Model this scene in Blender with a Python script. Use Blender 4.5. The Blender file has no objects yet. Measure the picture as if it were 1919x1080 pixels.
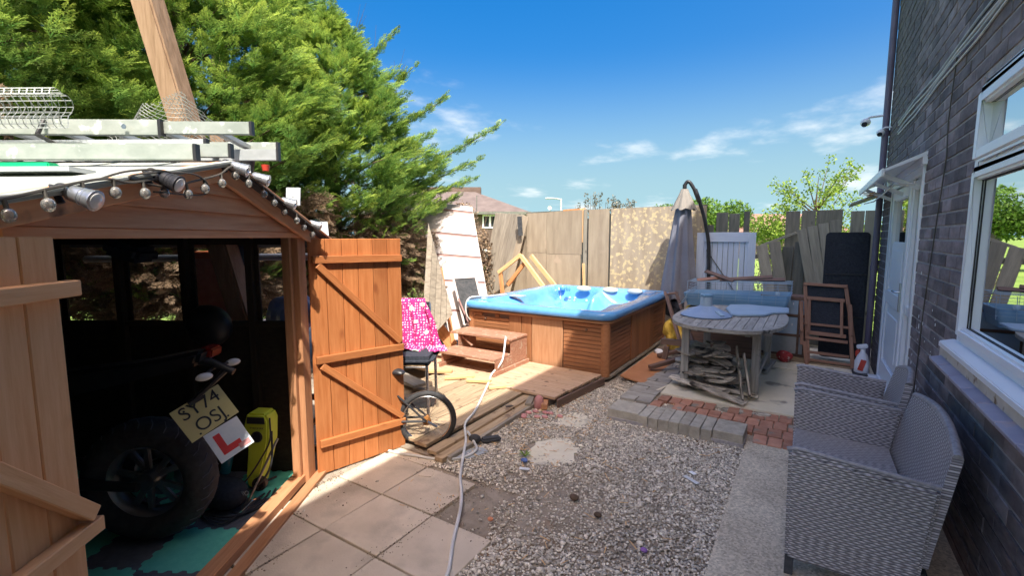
import bpy, bmesh, math, random
import numpy as np
from mathutils import Vector, Matrix, Quaternion, noise
random.seed(7); rng = np.random.default_rng(7)
sc = bpy.context.scene; col = sc.collection
R = math.radians
# ---------------- camera, sky, sun, exposure ----------------
cam_d = bpy.data.cameras.new('camera'); cam = bpy.data.objects.new('camera', cam_d); col.objects.link(cam)
cam_d.sensor_width = 36; cam_d.lens = 36*880/1919; cam_d.clip_end = 2000; cam_d.clip_start = .02
cam.location = (0, 0, 1.6); cam.rotation_euler = (R(90-6.2258), 0, R(32.341))
sc.camera = cam
sc.view_settings.view_transform = 'Standard'; sc.view_settings.look = 'None'
sc.view_settings.gamma = 1; sc.view_settings.use_curve_mapping = False
sc.view_settings.exposure = 2.1
SUN_DIR = Vector((1, -1.1, 2.2)).normalized()
elev = math.asin(SUN_DIR.z); az = math.atan2(SUN_DIR.x, SUN_DIR.y)
w = bpy.data.worlds.new('World'); sc.world = w; w.use_nodes = True
nt = w.node_tree; N = nt.nodes; L = nt.links; N.clear()
def wn(t, **k):
    n = N.new(t)
    for a, b in k.items(): setattr(n, a, b)
    return n
sky = wn('ShaderNodeTexSky', sky_type='NISHITA', sun_disc=False)
sky.sun_elevation = elev; sky.sun_rotation = az; sky.altitude = 50; sky.air_density = 1.0; sky.dust_density = 8.0; sky.ozone_density = 2.2
tc = wn('ShaderNodeTexCoord'); sep = wn('ShaderNodeSeparateXYZ'); L.new(tc.outputs['Generated'], sep.inputs[0])
# clouds live on a flat layer overhead: direction / height
zc = wn('ShaderNodeMath', operation='MAXIMUM'); L.new(sep.outputs[2], zc.inputs[0]); zc.inputs[1].default_value = .02
za = wn('ShaderNodeMath', operation='ADD'); L.new(zc.outputs[0], za.inputs[0]); za.inputs[1].default_value = .12
dx = wn('ShaderNodeMath', operation='DIVIDE'); dy = wn('ShaderNodeMath', operation='DIVIDE')
L.new(sep.outputs[0], dx.inputs[0]); L.new(za.outputs[0], dx.inputs[1]); L.new(sep.outputs[1], dy.inputs[0]); L.new(za.outputs[0], dy.inputs[1])
cb = wn('ShaderNodeCombineXYZ'); L.new(dx.outputs[0], cb.inputs[0]); L.new(dy.outputs[0], cb.inputs[1])
n1 = wn('ShaderNodeTexNoise'); n1.inputs['Scale'].default_value = 1.15; n1.inputs['Detail'].default_value = 7; n1.inputs['Roughness'].default_value = .55
mp = wn('ShaderNodeMapping'); mp.inputs['Location'].default_value = (4.6, 2.2, 0); mp.inputs['Scale'].default_value = (1, .8, 1)
L.new(cb.outputs[0], mp.inputs[0]); L.new(mp.outputs[0], n1.inputs['Vector'])
# more cloud low down
mr = wn('ShaderNodeMapRange'); L.new(sep.outputs[2], mr.inputs[0]); mr.inputs[1].default_value = .0; mr.inputs[2].default_value = .38; mr.inputs[3].default_value = .10; mr.inputs[4].default_value = -.035
ad = wn('ShaderNodeMath', operation='ADD'); L.new(n1.outputs[0], ad.inputs[0]); L.new(mr.outputs[0], ad.inputs[1])
cr = wn('ShaderNodeMapRange', interpolation_type='SMOOTHSTEP'); L.new(ad.outputs[0], cr.inputs[0]); cr.inputs[1].default_value = .60; cr.inputs[2].default_value = .80; cr.inputs[3].default_value = 0; cr.inputs[4].default_value = .8
hs = wn('ShaderNodeHueSaturation'); hs.inputs['Saturation'].default_value = 1.72; L.new(sky.outputs[0], hs.inputs['Color'])
tn = wn('ShaderNodeMix', data_type='RGBA', blend_type='MULTIPLY'); tn.inputs[0].default_value = 1; L.new(hs.outputs[0], tn.inputs[6]); tn.inputs[7].default_value = (.44, .44, .45, 1)
mx = wn('ShaderNodeMix', data_type='RGBA'); L.new(cr.outputs[0], mx.inputs[0]); hf = wn('ShaderNodeMapRange', interpolation_type='SMOOTHSTEP'); L.new(sep.outputs[2], hf.inputs[0]); hf.inputs[1].default_value = -.05; hf.inputs[2].default_value = .36; hf.inputs[3].default_value = .95; hf.inputs[4].default_value = 0
hm = wn('ShaderNodeMix', data_type='RGBA'); L.new(hf.outputs[0], hm.inputs[0]); L.new(tn.outputs[2], hm.inputs[6]); hm.inputs[7].default_value = (.82, 1.36, 1.56, 1)
L.new(hm.outputs[2], mx.inputs[6]); mx.inputs[7].default_value = (1.9, 1.95, 1.95, 1)
bg = wn('ShaderNodeBackground'); bg.inputs[1].default_value = .15; L.new(mx.outputs[2], bg.inputs[0])
wo = wn('ShaderNodeOutputWorld'); L.new(bg.outputs[0], wo.inputs[0])
sd = bpy.data.lights.new('sun', 'SUN'); sd.energy = 2.0; sd.angle = R(.5); sd.color = (1, .95, .87)
so = bpy.data.objects.new('sun', sd); col.objects.link(so); so.rotation_euler = (-SUN_DIR).to_track_quat('-Z', 'Y').to_euler()

# ---------------- materials ----------------
MATS = {}
def M(name, c1, c2=None, rough=.75, sc_=6., st=(1, 1, 1), bump=.25, rnd=.12, spot=None, metal=0., spec=.4, detail=5, fine=0, coat=0, trans=0, knots=None, wave=0):
    m = bpy.data.materials.new(name); m.use_nodes = True; t = m.node_tree; n = t.nodes; l = t.links
    p = n['Principled BSDF']; p.inputs['Roughness'].default_value = rough; p.inputs['Metallic'].default_value = metal
    p.inputs['Specular IOR Level'].default_value = spec; p.inputs['Coat Weight'].default_value = coat
    c2 = c2 or tuple(min(1, x*1.35) for x in c1)
    co = n.new('ShaderNodeTexCoord'); oi = n.new('ShaderNodeObjectInfo')
    mu = n.new('ShaderNodeMath'); mu.operation = 'MULTIPLY'; l.new(oi.outputs['Random'], mu.inputs[0]); mu.inputs[1].default_value = 37.
    va = n.new('ShaderNodeVectorMath'); va.operation = 'ADD'; l.new(co.outputs['Object'], va.inputs[0]); l.new(mu.outputs[0], va.inputs[1])
    mp = n.new('ShaderNodeMapping'); mp.inputs['Scale'].default_value = st; l.new(va.outputs[0], mp.inputs[0])
    no = n.new('ShaderNodeTexNoise'); no.inputs['Scale'].default_value = sc_; no.inputs['Detail'].default_value = detail; no.inputs['Roughness'].default_value = .62; no.inputs['Distortion'].default_value = wave
    l.new(mp.outputs[0], no.inputs['Vector'])
    cr = n.new('ShaderNodeValToRGB'); cr.color_ramp.elements[0].position = .32; cr.color_ramp.elements[1].position = .68
    cr.color_ramp.elements[0].color = (*c1, 1); cr.color_ramp.elements[1].color = (*c2, 1); l.new(no.outputs[0], cr.inputs[0])
    out = cr.outputs[0]
    if knots:
        vo = n.new('ShaderNodeTexVoronoi'); vo.inputs['Scale'].default_value = knots[1]
        m2 = n.new('ShaderNodeMapping'); m2.inputs['Scale'].default_value = (.55, 1, 1); l.new(va.outputs[0], m2.inputs[0]); l.new(m2.outputs[0], vo.inputs['Vector'])
        kr = n.new('ShaderNodeMapRange'); kr.inputs[1].default_value = .05; kr.inputs[2].default_value = .13; kr.inputs[3].default_value = .8; kr.inputs[4].default_value = 0; l.new(vo.outputs['Distance'], kr.inputs[0])
        mx = n.new('ShaderNodeMix'); mx.data_type = 'RGBA'; l.new(kr.outputs[0], mx.inputs[0]); l.new(out, mx.inputs[6]); mx.inputs[7].default_value = (*knots[0], 1); out = mx.outputs[2]
    if spot:
        c, s, th = spot[:3]; sf = spot[3] if len(spot) > 3 else .08
        n3 = n.new('ShaderNodeTexNoise'); n3.inputs['Scale'].default_value = s; n3.inputs['Detail'].default_value = 6; l.new(va.outputs[0], n3.inputs['Vector'])
        rr = n.new('ShaderNodeMapRange'); rr.inputs[1].default_value = th; rr.inputs[2].default_value = th+sf; l.new(n3.outputs[0], rr.inputs[0])
        mx = n.new('ShaderNodeMix'); mx.data_type = 'RGBA'; l.new(rr.outputs[0], mx.inputs[0]); l.new(out, mx.inputs[6]); mx.inputs[7].default_value = (*c, 1); out = mx.outputs[2]
    # piece to piece variation
    r2 = n.new('ShaderNodeMapRange'); l.new(oi.outputs['Random'], r2.inputs[0]); r2.inputs[3].default_value = 1-rnd; r2.inputs[4].default_value = 1+rnd
    hv = n.new('ShaderNodeHueSaturation'); l.new(r2.outputs[0], hv.inputs['Value']); l.new(out, hv.inputs['Color'])
    l.new(hv.outputs[0], p.inputs['Base Color'])
    if bump:
        b = n.new('ShaderNodeBump'); b.inputs['Strength'].default_value = bump; b.inputs['Distance'].default_value = .01
        if fine:
            n4 = n.new('ShaderNodeTexNoise'); n4.inputs['Scale'].default_value = fine; n4.inputs['Detail'].default_value = 3; l.new(va.outputs[0], n4.inputs['Vector']); l.new(n4.outputs[0], b.inputs['Height'])
        else: l.new(no.outputs[0], b.inputs['Height'])
        l.new(b.outputs[0], p.inputs['Normal'])
    if trans:
        tr = n.new('ShaderNodeBsdfTranslucent'); l.new(hv.outputs[0], tr.inputs[0]); ms = n.new('ShaderNodeMixShader'); ms.inputs[0].default_value = trans
        l.new(p.outputs[0], ms.inputs[1]); l.new(tr.outputs[0], ms.inputs[2]); l.new(ms.outputs[0], n['Material Output'].inputs[0])
    MATS[name] = m; return m
G_ = (1.2, 14, 14)     # wood grain runs along local X
M('orange_wood', (0.37, 0.12, 0.034), (0.48, 0.185, 0.064), .6, 3.2, G_, .2, .17, knots=((.25, .07, .02), 5), spot=((.32, .10, .03), 2.4, .60, .2))
M('tan_wood', (0.7, 0.36, 0.16), (0.8, 0.47, 0.24), .65, 3.2, G_, .25, .08, knots=((.24, .09, .03), 5), spot=((.50, .23, .10), 2.4, .60, .2))
M('brown_wood', (0.6, 0.27, 0.13), (0.74, 0.4, 0.22), .7, 2.6, G_, .25, .08, knots=((.07, .03, .015), 6), spot=((.10, .045, .025), 3, .62))
M('frame_wood', (0.42, 0.19, 0.085), (0.56, 0.28, 0.14), .7, 3, G_, .3, .12)
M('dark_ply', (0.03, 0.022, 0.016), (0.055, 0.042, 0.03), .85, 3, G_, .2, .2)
M('cedar', (0.29, 0.115, 0.048), (0.4, 0.18, 0.082), .5, 3, G_, .15, .16)
M('cedar_pale', (0.38, 0.185, 0.09), (0.48, 0.26, 0.14), .5, 3, G_, .15, .12)
M('step_wood', (0.26, 0.115, 0.07), (0.4, 0.22, 0.145), .7, 4, G_, .35, .12, spot=((.40, .30, .22), 22, .58))
M('deck_wood', (0.32, 0.225, 0.135), (0.46, 0.345, 0.22), .75, 3, G_, .35, .16, spot=((.20, .13, .08), 9, .60))
M('deck_brown', (0.42, 0.27, 0.17), (0.58, 0.4, 0.27), .72, 3, G_, .3, .12, spot=((.18, .11, .07), 10, .62))
M('grey_wood', (0.2, 0.17, 0.135), (0.35, 0.31, 0.25), .85, 2.6, (1, 11, 11), .5, .16, knots=((.10, .08, .06), 6), wave=.6)
M('fence_wood', (0.24, 0.22, 0.18), (0.38, 0.35, 0.28), .85, 2.6, (1, 11, 11), .5, .22, knots=((.06, .05, .04), 5))
M('fence_dark', (0.1, 0.11, 0.1), (0.19, 0.19, 0.165), .85, 2.6, (1, 11, 11), .5, .2)
M('ply', (0.27, 0.215, 0.155), (0.38, 0.315, 0.23), .8, 1.6, (1, 6, 6), .25, .10, spot=((.38, .30, .22), 5, .62))
M('ply_peel', (0.29, 0.23, 0.165), (0.4, 0.33, 0.245), .8, 1.6, (1, 6, 6), .25, .05, spot=((.56, .45, .26), 17, .52))
M('raw_pine', (.60, .36, .16), (.78, .52, .27), .6, 3, G_, .2, .12)
M('raw_orange', (.46, .18, .06), (.60, .28, .12), .6, 3, G_, .2, .12)
M('dark_brown_wood', (0.12, 0.075, 0.055), (0.22, 0.135, 0.1), .6, 3, G_, .3, .15)
M('chair_wood', (0.24, 0.12, 0.075), (0.38, 0.2, 0.13), .5, 3, G_, .2, .12)
M('table_wood', (0.25, 0.24, 0.22), (0.44, 0.42, 0.38), .8, 3, G_, .5, .14, spot=((.09, .085, .08), 8, .62))
M('offcut', (0.24, 0.2, 0.16), (0.66, 0.6, 0.5), .85, 9, (1, 3, 3), .6, .35, spot=((.05, .045, .04), 6, .55))
M('white_paint_wood', (0.44, 0.385, 0.365), (0.52, 0.47, 0.445), .6, 4, (1, 4, 4), .1, .03)
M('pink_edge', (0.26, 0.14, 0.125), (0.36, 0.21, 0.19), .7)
M('shaded_white_paint', (.52, .60, .74), (.62, .70, .82), .55, 5, G_, .1, .03)  # white paint with the blue cast of shade put into the colour
M('upvc', (.78, .82, .88), (.84, .87, .91), .3, 3, bump=.02, rnd=.01)
M('tub_blue', (0.1, 0.31, 0.64), (0.14, 0.38, 0.72), .18, 6, bump=.02, rnd=.0, coat=.4)
M('pillow_cream', (.62, .58, .40), (.74, .70, .52), .6)
M('pillow_grey', (.28, .33, .36), (.40, .45, .47), .6)
M('black_plastic', (0.02, 0.02, 0.023), (0.035, 0.035, 0.038), .4, bump=.05)
M('black_rubber', (0.028, 0.028, 0.03), (0.055, 0.055, 0.057), .8, 30, bump=.2)
M('black_fabric', (0.02, 0.025, 0.035), (0.04, 0.046, 0.06), .9, 60, bump=.4, spot=((.04, .05, .06), 9, .62))
M('felt', (.035, .040, .045), (.08, .08, .085), .9, 20, bump=.5)
M('chrome', (.55, .55, .56), (.72, .72, .72), .25, metal=1., bump=.03)
M('alu', (0.34, 0.375, 0.33), (0.47, 0.5, 0.45), .42, 5, (1, 3, 3), .1, .05, metal=.35, spot=((.80, .84, .80), 14, .60))
M('roof_white', (0.28, 0.3, 0.27), (0.4, 0.42, 0.385), .8, 5, spot=((.42, .42, .38), 8, .6))
M('alu_bright', (0.4, 0.43, 0.43), (0.52, 0.55, 0.56), .4, 5, (1, 3, 3), .05, .05, metal=.2)
M('wire', (0.3, 0.33, 0.31), (0.42, 0.44, 0.41), .5, metal=.3, bump=0)
M('green_plastic', (.0, .42, .16), (.01, .52, .22), .4)
M('silver_plastic', (.34, .36, .38), (.50, .52, .54), .3, metal=.7, bump=.02)
M('glass_bulb', (.72, .70, .66), (.85, .83, .78), .1, bump=0, coat=.6)
M('cable', (.055, .05, .04), (.10, .09, .075), .6, bump=0)
M('white_cable', (.50, .50, .48), (.66, .66, .64), .5, bump=0)
M('grey_pale', (0.33, 0.36, 0.38), (0.45, 0.48, 0.5), .5)
M('umbrella_cloth_shaded', (0.16, 0.165, 0.2), (0.22, 0.225, 0.26), .9, 3, (1, 1, 1), .15, 0, fine=140)  # bluish slate: shade on the lower canopy put into the colour
M('umbrella_cloth_lit', (0.2, 0.18, 0.16), (0.27, 0.25, 0.22), .9, 3, bump=.15)  # same cloth, the sunlit brown grey of the top put into the colour
M('cage_blue', (.17, .33, .50), (.22, .39, .56), .35, bump=.03)
M('lid_blue', (0.3, 0.41, 0.52), (0.37, 0.48, 0.59), .45, bump=.05)
M('base_blue', (0.22, 0.31, 0.48), (0.28, 0.38, 0.56), .45, bump=.05)
M('drawer_glass', (.34, .48, .66), (.42, .56, .72), .15, bump=.02, coat=.5)
M('copper_board', (.42, .18, .075), (.52, .24, .11), .6, bump=.05)
M('yellow_foam', (.68, .43, .05), (.80, .55, .11), .85, 12, bump=.6)
M('red_cloth', (.28, .02, .03), (.50, .07, .07), .8, 30, spot=((.6, .5, .45), 20, .6))
M('white_plastic', (.72, .72, .76), (.82, .82, .84), .35, bump=.02)
M('red_plastic', (.5, .05, .03), (.6, .08, .05), .35, bump=.02)
M('orange_panel', (.55, .13, .05), (.65, .20, .09), .5)
M('kerb_stone', (0.36, 0.325, 0.265), (0.54, 0.49, 0.4), .9, 14, bump=.5, rnd=.12, fine=120)
M('grey_paver', (0.28, 0.26, 0.23), (0.44, 0.41, 0.36), .9, 8, (1, 3, 3), .4, .12)
M('red_brick', (0.38, 0.17, 0.11), (0.54, 0.28, 0.19), .9, 12, bump=.5, rnd=.2, fine=90, spot=((.30, .26, .21), 7, .60))
M('slab', (0.56, 0.47, 0.36), (0.68, 0.58, 0.46), .85, 3, bump=.3, rnd=.07, fine=110, spot=((.42, .36, .28), 5, .50, .25))
M('patio_cream', (0.66, 0.6, 0.46), (0.78, 0.71, 0.56), .85, 4, bump=.35, rnd=.06, fine=60, spot=((.30, .27, .22), 3.2, .56))
M('soil', (0.25, 0.205, 0.155), (0.4, 0.34, 0.27), .95, 7, bump=.8, fine=55, spot=((.24, .15, .085), 1.7, .60))
M('grass', (.12, .20, .03), (.22, .32, .06), .95, .5, bump=.4)
M('bark', (.075, .05, .035), (.16, .11, .075), .9, 6, (1, 1, .3), .7)
M('post_wood', (0.2, 0.125, 0.07), (0.32, 0.215, 0.135), .8, 3, (12, 12, 1.0), .5, .05, knots=((.14, .08, .04), 3))
M('brick_dark', (0.1, 0.082, 0.086), (0.25, 0.21, 0.215), .85, 5, (1, 2, 9), .8, .45, spot=((.12, .11, .11), 8, .66))
M('mortar', (0.3, 0.28, 0.28), (0.42, 0.4, 0.4), .95, 20, bump=.4)
M('sill_tile', (0.24, 0.235, 0.32), (0.34, 0.33, 0.42), .35, 5, bump=.1, rnd=.08, spot=((.52, .34, .24), 5, .62))
M('sill_cement', (.48, .44, .38), (.62, .57, .50), .85, 10, bump=.4, spot=((.20, .12, .06), 12, .56))
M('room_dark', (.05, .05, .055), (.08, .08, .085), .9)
M('house_brick', (.10, .068, .055), (.15, .105, .085), .9, 3)
M('roof_tile', (.115, .09, .082), (.17, .135, .12), .9, 2)
M('far_red', (.22, .12, .10), (.29, .17, .14), .9, 1)
M('white_far', (.75, .75, .75), bump=0)
M('glass_dark', (.02, .025, .03), (.03, .035, .04), .08, bump=0, coat=.5)
M('washer_yellow', (.52, .60, .04), (.62, .70, .08), .35, bump=.02)
M('blue_bottle', (.02, .13, .20), (.03, .20, .28), .2, bump=.02, coat=.5)
M('foam_green', (0.12, 0.58, 0.44), (0.16, 0.66, 0.5), .85, 30, bump=.3)
M('foam_dark', (0.1, 0.11, 0.13), (0.15, 0.16, 0.18), .85, 30, bump=.3)
M('plate_yellow', (.78, .66, .28), (.84, .72, .34), .4, bump=0)
M('plate_white', (.74, .80, .86), bump=0, rough=.4)
M('plate_black', (.03, .03, .035), bump=0)
M('plate_red', (.62, .05, .05), bump=0)
M('lamp_red', (0.22, 0.012, 0.01), (0.28, 0.02, 0.015), bump=0, rough=.15)
M('alloy', (0.22, 0.22, 0.23), (0.36, 0.36, 0.37), .35, metal=.8, bump=.02)
M('rust', (.34, .13, .03), (.52, .25, .08), .9, 40)
M('pale_paper', (.68, .69, .70), bump=.05)
M('blue_litter', (0.08, 0.13, 0.36), (0.12, 0.2, 0.45), bump=.05)
M('purple_litter', (0.22, 0.1, 0.34), (0.3, 0.16, 0.42), bump=.05)
M('pink_rag', (.52, .22, .22), (.62, .32, .30), .9, 20)
M('blue_bag', (.06, .11, .26), (.14, .22, .42), .35, 6, bump=.5)
M('terracotta', (.50, .20, .11), bump=.3)

def tweak(name, fn): fn(MATS[name].node_tree)
# glass: mirror at grazing angles, see-through head-on
def glass(name, tint=(1, 1, 1), base=.06, dirt=.0, blend=.72):
    m = bpy.data.materials.new(name); m.use_nodes = True; t = m.node_tree; n = t.nodes; l = t.links; n.clear()
    o = n.new('ShaderNodeOutputMaterial'); tr = n.new('ShaderNodeBsdfTransparent'); tr.inputs[0].default_value = (*tint, 1)
    gl = n.new('ShaderNodeBsdfGlossy'); gl.inputs['Roughness'].default_value = .01
    lw = n.new('ShaderNodeLayerWeight'); lw.inputs[0].default_value = blend
    mr = n.new('ShaderNodeMapRange'); mr.inputs[3].default_value = base; mr.inputs[4].default_value = 1; l.new(lw.outputs['Fresnel'], mr.inputs[0])
    ms = n.new('ShaderNodeMixShader'); l.new(mr.outputs[0], ms.inputs[0]); l.new(tr.outputs[0], ms.inputs[1]); l.new(gl.outputs[0], ms.inputs[2])
    last = ms
    if dirt:
        df = n.new('ShaderNodeBsdfDiffuse'); df.inputs[0].default_value = (.55, .55, .52, 1)
        m2 = n.new('ShaderNodeMixShader'); no = n.new('ShaderNodeTexNoise'); no.inputs['Scale'].default_value = 5; no.inputs['Detail'].default_value = 6
        r = n.new('ShaderNodeMapRange'); r.inputs[1].default_value = .3; r.inputs[2].default_value = .8; r.inputs[3].default_value = dirt*.4; r.inputs[4].default_value = dirt*1.6; l.new(no.outputs[0], r.inputs[0])
        l.new(r.outputs[0], m2.inputs[0]); l.new(ms.outputs[0], m2.inputs[1]); l.new(df.outputs[0], m2.inputs[2]); last = m2
    l.new(last.outputs[0], o.inputs[0]); MATS[name] = m
glass('window_glass', base=.35); glass('bulb_glass', (.96, .95, .9), .12, .28, .4); glass('shed_glass', (.95, .96, .98), .02, .10, .2)
# leaves: an attribute "tip" (0 old, 1 new growth) sets green to yellow green
def leafmat(name, old, new, trans=.35, var=.35):
    m = bpy.data.materials.new(name); m.use_nodes = True; t = m.node_tree; n = t.nodes; l = t.links
    p = n['Principled BSDF']; p.inputs['Roughness'].default_value = .55; p.inputs['Specular IOR Level'].default_value = .3
    at = n.new('ShaderNodeAttribute'); at.attribute_name = 'tip'
    mx = n.new('ShaderNodeMix'); mx.data_type = 'RGBA'; l.new(at.outputs['Fac'], mx.inputs[0]); mx.inputs[6].default_value = (*old, 1); mx.inputs[7].default_value = (*new, 1)
    ge = n.new('ShaderNodeNewGeometry'); r = n.new('ShaderNodeMapRange'); r.inputs[3].default_value = 1-var; r.inputs[4].default_value = 1+var; l.new(ge.outputs['Random Per Island'], r.inputs[0])
    hv = n.new('ShaderNodeHueSaturation'); l.new(r.outputs[0], hv.inputs['Value']); l.new(mx.outputs[2], hv.inputs['Color']); l.new(hv.outputs[0], p.inputs['Base Color'])
    tr = n.new('ShaderNodeBsdfTranslucent'); l.new(hv.outputs[0], tr.inputs[0]); ms = n.new('ShaderNodeMixShader'); ms.inputs[0].default_value = trans
    l.new(p.outputs[0], ms.inputs[1]); l.new(tr.outputs[0], ms.inputs[2]); l.new(ms.outputs[0], n['Material Output'].inputs[0]); MATS[name] = m
leafmat('conifer_leaf', (.075, .21, .05), (.56, .66, .11), .5)
leafmat('dead_leaf', (.15, .10, .06), (.36, .26, .17), .15)
leafmat('young_leaf', (.13, .25, .04), (.34, .44, .07), .45)
leafmat('tree_leaf', (.06, .14, .025), (.16, .27, .04), .3)
leafmat('bush_leaf', (.11, .10, .075), (.22, .21, .16), .2)
leafmat('crumb', (.20, .155, .11), (.42, .34, .26), 0, .5)
M('pipe_dark', (.12, .105, .16), (.17, .15, .21), .4, bump=0)
leafmat('gravel_stone', (.38, .33, .265), (.82, .75, .64), 0, .45)
# wicker: strands woven in a running pattern
def wicker(name, a, b):
    m = bpy.data.materials.new(name); m.use_nodes = True; t = m.node_tree; n = t.nodes; l = t.links
    p = n['Principled BSDF']; p.inputs['Roughness'].default_value = .32; p.inputs['Specular IOR Level'].default_value = .7
    ge = n.new('ShaderNodeTexCoord'); s = n.new('ShaderNodeSeparateXYZ'); l.new(ge.outputs['Object'], s.inputs[0])
    c = n.new('ShaderNodeCombineXYZ'); l.new(s.outputs[a], c.inputs[0]); l.new(s.outputs[b], c.inputs[1])
    def mth(op, x, y=None):
        q = n.new('ShaderNodeMath'); q.operation = op
        for i_, v_ in enumerate((x, y)):
            if v_ is None: continue
            if isinstance(v_, (int, float)): q.inputs[i_].default_value = v_
            else: l.new(v_, q.inputs[i_])
        return q.outputs[0]
    nj = n.new('ShaderNodeTexNoise'); nj.inputs['Scale'].default_value = 9; l.new(ge.outputs['Object'], nj.inputs['Vector'])
    U_ = mth('MULTIPLY', s.outputs[a], 1/.038); V_ = mth('MULTIPLY', mth('ADD', s.outputs[b], mth('MULTIPLY', nj.outputs[0], .006)), 1/.0108)
    row = mth('FLOOR', V_); rw = n.new('ShaderNodeTexWhiteNoise'); rw.noise_dimensions = '1D'; l.new(row, rw.inputs['W']); fr_ = mth('FRACT', V_); s_ = mth('POWER', mth('SINE', mth('MULTIPLY', fr_, math.pi)), .7)
    c_ = mth('ADD', .5, mth('MULTIPLY', mth('COSINE', mth('MULTIPLY', mth('ADD', mth('ADD', U_, mth('MULTIPLY', row, .5)), mth('MULTIPLY', rw.outputs[0], .28)), 2*math.pi)), .5))
    h_ = mth('MULTIPLY', s_, mth('ADD', .36, mth('MULTIPLY', c_, .64)))
    br = n.new('ShaderNodeValToRGB'); br.color_ramp.elements[0].position = .06; br.color_ramp.elements[0].color = (.05, .046, .052, 1); br.color_ramp.elements[1].position = .92; br.color_ramp.elements[1].color = (.58, .55, .57, 1)  # ramp paints the shade of gaps between strands into the colour
    e_ = br.color_ramp.elements.new(.36); e_.color = (.24, .228, .24, 1); l.new(h_, br.inputs[0])
    no = n.new('ShaderNodeTexNoise'); no.inputs['Scale'].default_value = 3; l.new(ge.outputs['Object'], no.inputs['Vector'])
    rr = n.new('ShaderNodeMapRange'); rr.inputs[3].default_value = .75; rr.inputs[4].default_value = 1.2; l.new(no.outputs[0], rr.inputs[0])
    hv = n.new('ShaderNodeHueSaturation'); l.new(rr.outputs[0], hv.inputs['Value']); l.new(br.outputs['Color'], hv.inputs['Color']); l.new(hv.outputs[0], p.inputs['Base Color'])
    bu = n.new('ShaderNodeBump'); bu.inputs['Strength'].default_value = .9; bu.inputs['Distance'].default_value = .004; l.new(h_, bu.inputs['Height']); l.new(bu.outputs[0], p.inputs['Normal'])
    MATS[name] = m
M('wicker_rim', (.22, .21, .225), (.36, .345, .36), .45, 40, bump=.4)
wicker('wicker_xz', 0, 2); wicker('wicker_yz', 1, 2); wicker('wicker_xy', 0, 1)
# dotted blanket
def dotted():
    m = M('blanket_pink', (0.42, 0.015, 0.14), (0.52, 0.03, 0.2), .9, 5, bump=.2); t = m.node_tree; n = t.nodes; l = t.links; p = n['Principled BSDF']
    uv = n.new('ShaderNodeUVMap'); vo = n.new('ShaderNodeTexVoronoi'); vo.inputs['Scale'].default_value = 30; vo.inputs['Randomness'].default_value = .35; l.new(uv.outputs[0], vo.inputs['Vector'])
    r = n.new('ShaderNodeMapRange'); r.inputs[1].default_value = .26; r.inputs[2].default_value = .32; r.inputs[3].default_value = 1; r.inputs[4].default_value = 0; l.new(vo.outputs['Distance'], r.inputs[0])
    mx = n.new('ShaderNodeMix'); mx.data_type = 'RGBA'; l.new(r.outputs[0], mx.inputs[0]); src = p.inputs['Base Color'].links[0].from_socket; l.new(src, mx.inputs[6]); mx.inputs[7].default_value = (.85, .66, .86, 1)
    v2 = n.new('ShaderNodeTexVoronoi'); v2.inputs['Scale'].default_value = 6.5; l.new(uv.outputs[0], v2.inputs['Vector'])
    r2 = n.new('ShaderNodeMapRange'); r2.inputs[1].default_value = .20; r2.inputs[2].default_value = .23; r2.inputs[3].default_value = 1; r2.inputs[4].default_value = 0; l.new(v2.outputs['Distance'], r2.inputs[0])
    m2 = n.new('ShaderNodeMix'); m2.data_type = 'RGBA'; l.new(r2.outputs[0], m2.inputs[0]); l.new(mx.outputs[2], m2.inputs[6]); m2.inputs[7].default_value = (.80, .72, .56, 1)
    l.new(m2.outputs[2], p.inputs['Base Color'])
dotted()
# exposed aggregate concrete
def aggregate():
    m = M('aggregate', (.48, .41, .31), (.66, .58, .45), .9, 3, bump=.4, fine=100); t = m.node_tree; n = t.nodes; l = t.links; p = n['Principled BSDF']
    co = n.new('ShaderNodeTexCoord'); vo = n.new('ShaderNodeTexVoronoi'); vo.inputs['Scale'].default_value = 95; l.new(co.outputs['Object'], vo.inputs['Vector'])
    mx = n.new('ShaderNodeMix'); mx.data_type = 'RGBA'; mx.blend_type = 'MULTIPLY'; mx.inputs[0].default_value = .75
    bw = n.new('ShaderNodeRGBToBW'); l.new(vo.outputs['Color'], bw.inputs[0]); r = n.new('ShaderNodeMapRange'); r.inputs[3].default_value = .55; r.inputs[4].default_value = 1.6; l.new(bw.outputs[0], r.inputs[0])
    src = p.inputs['Base Color'].links[0].from_socket; l.new(src, mx.inputs[6]); l.new(r.outputs[0], mx.inputs[7]); l.new(mx.outputs[2], p.inputs['Base Color'])
aggregate()

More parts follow.
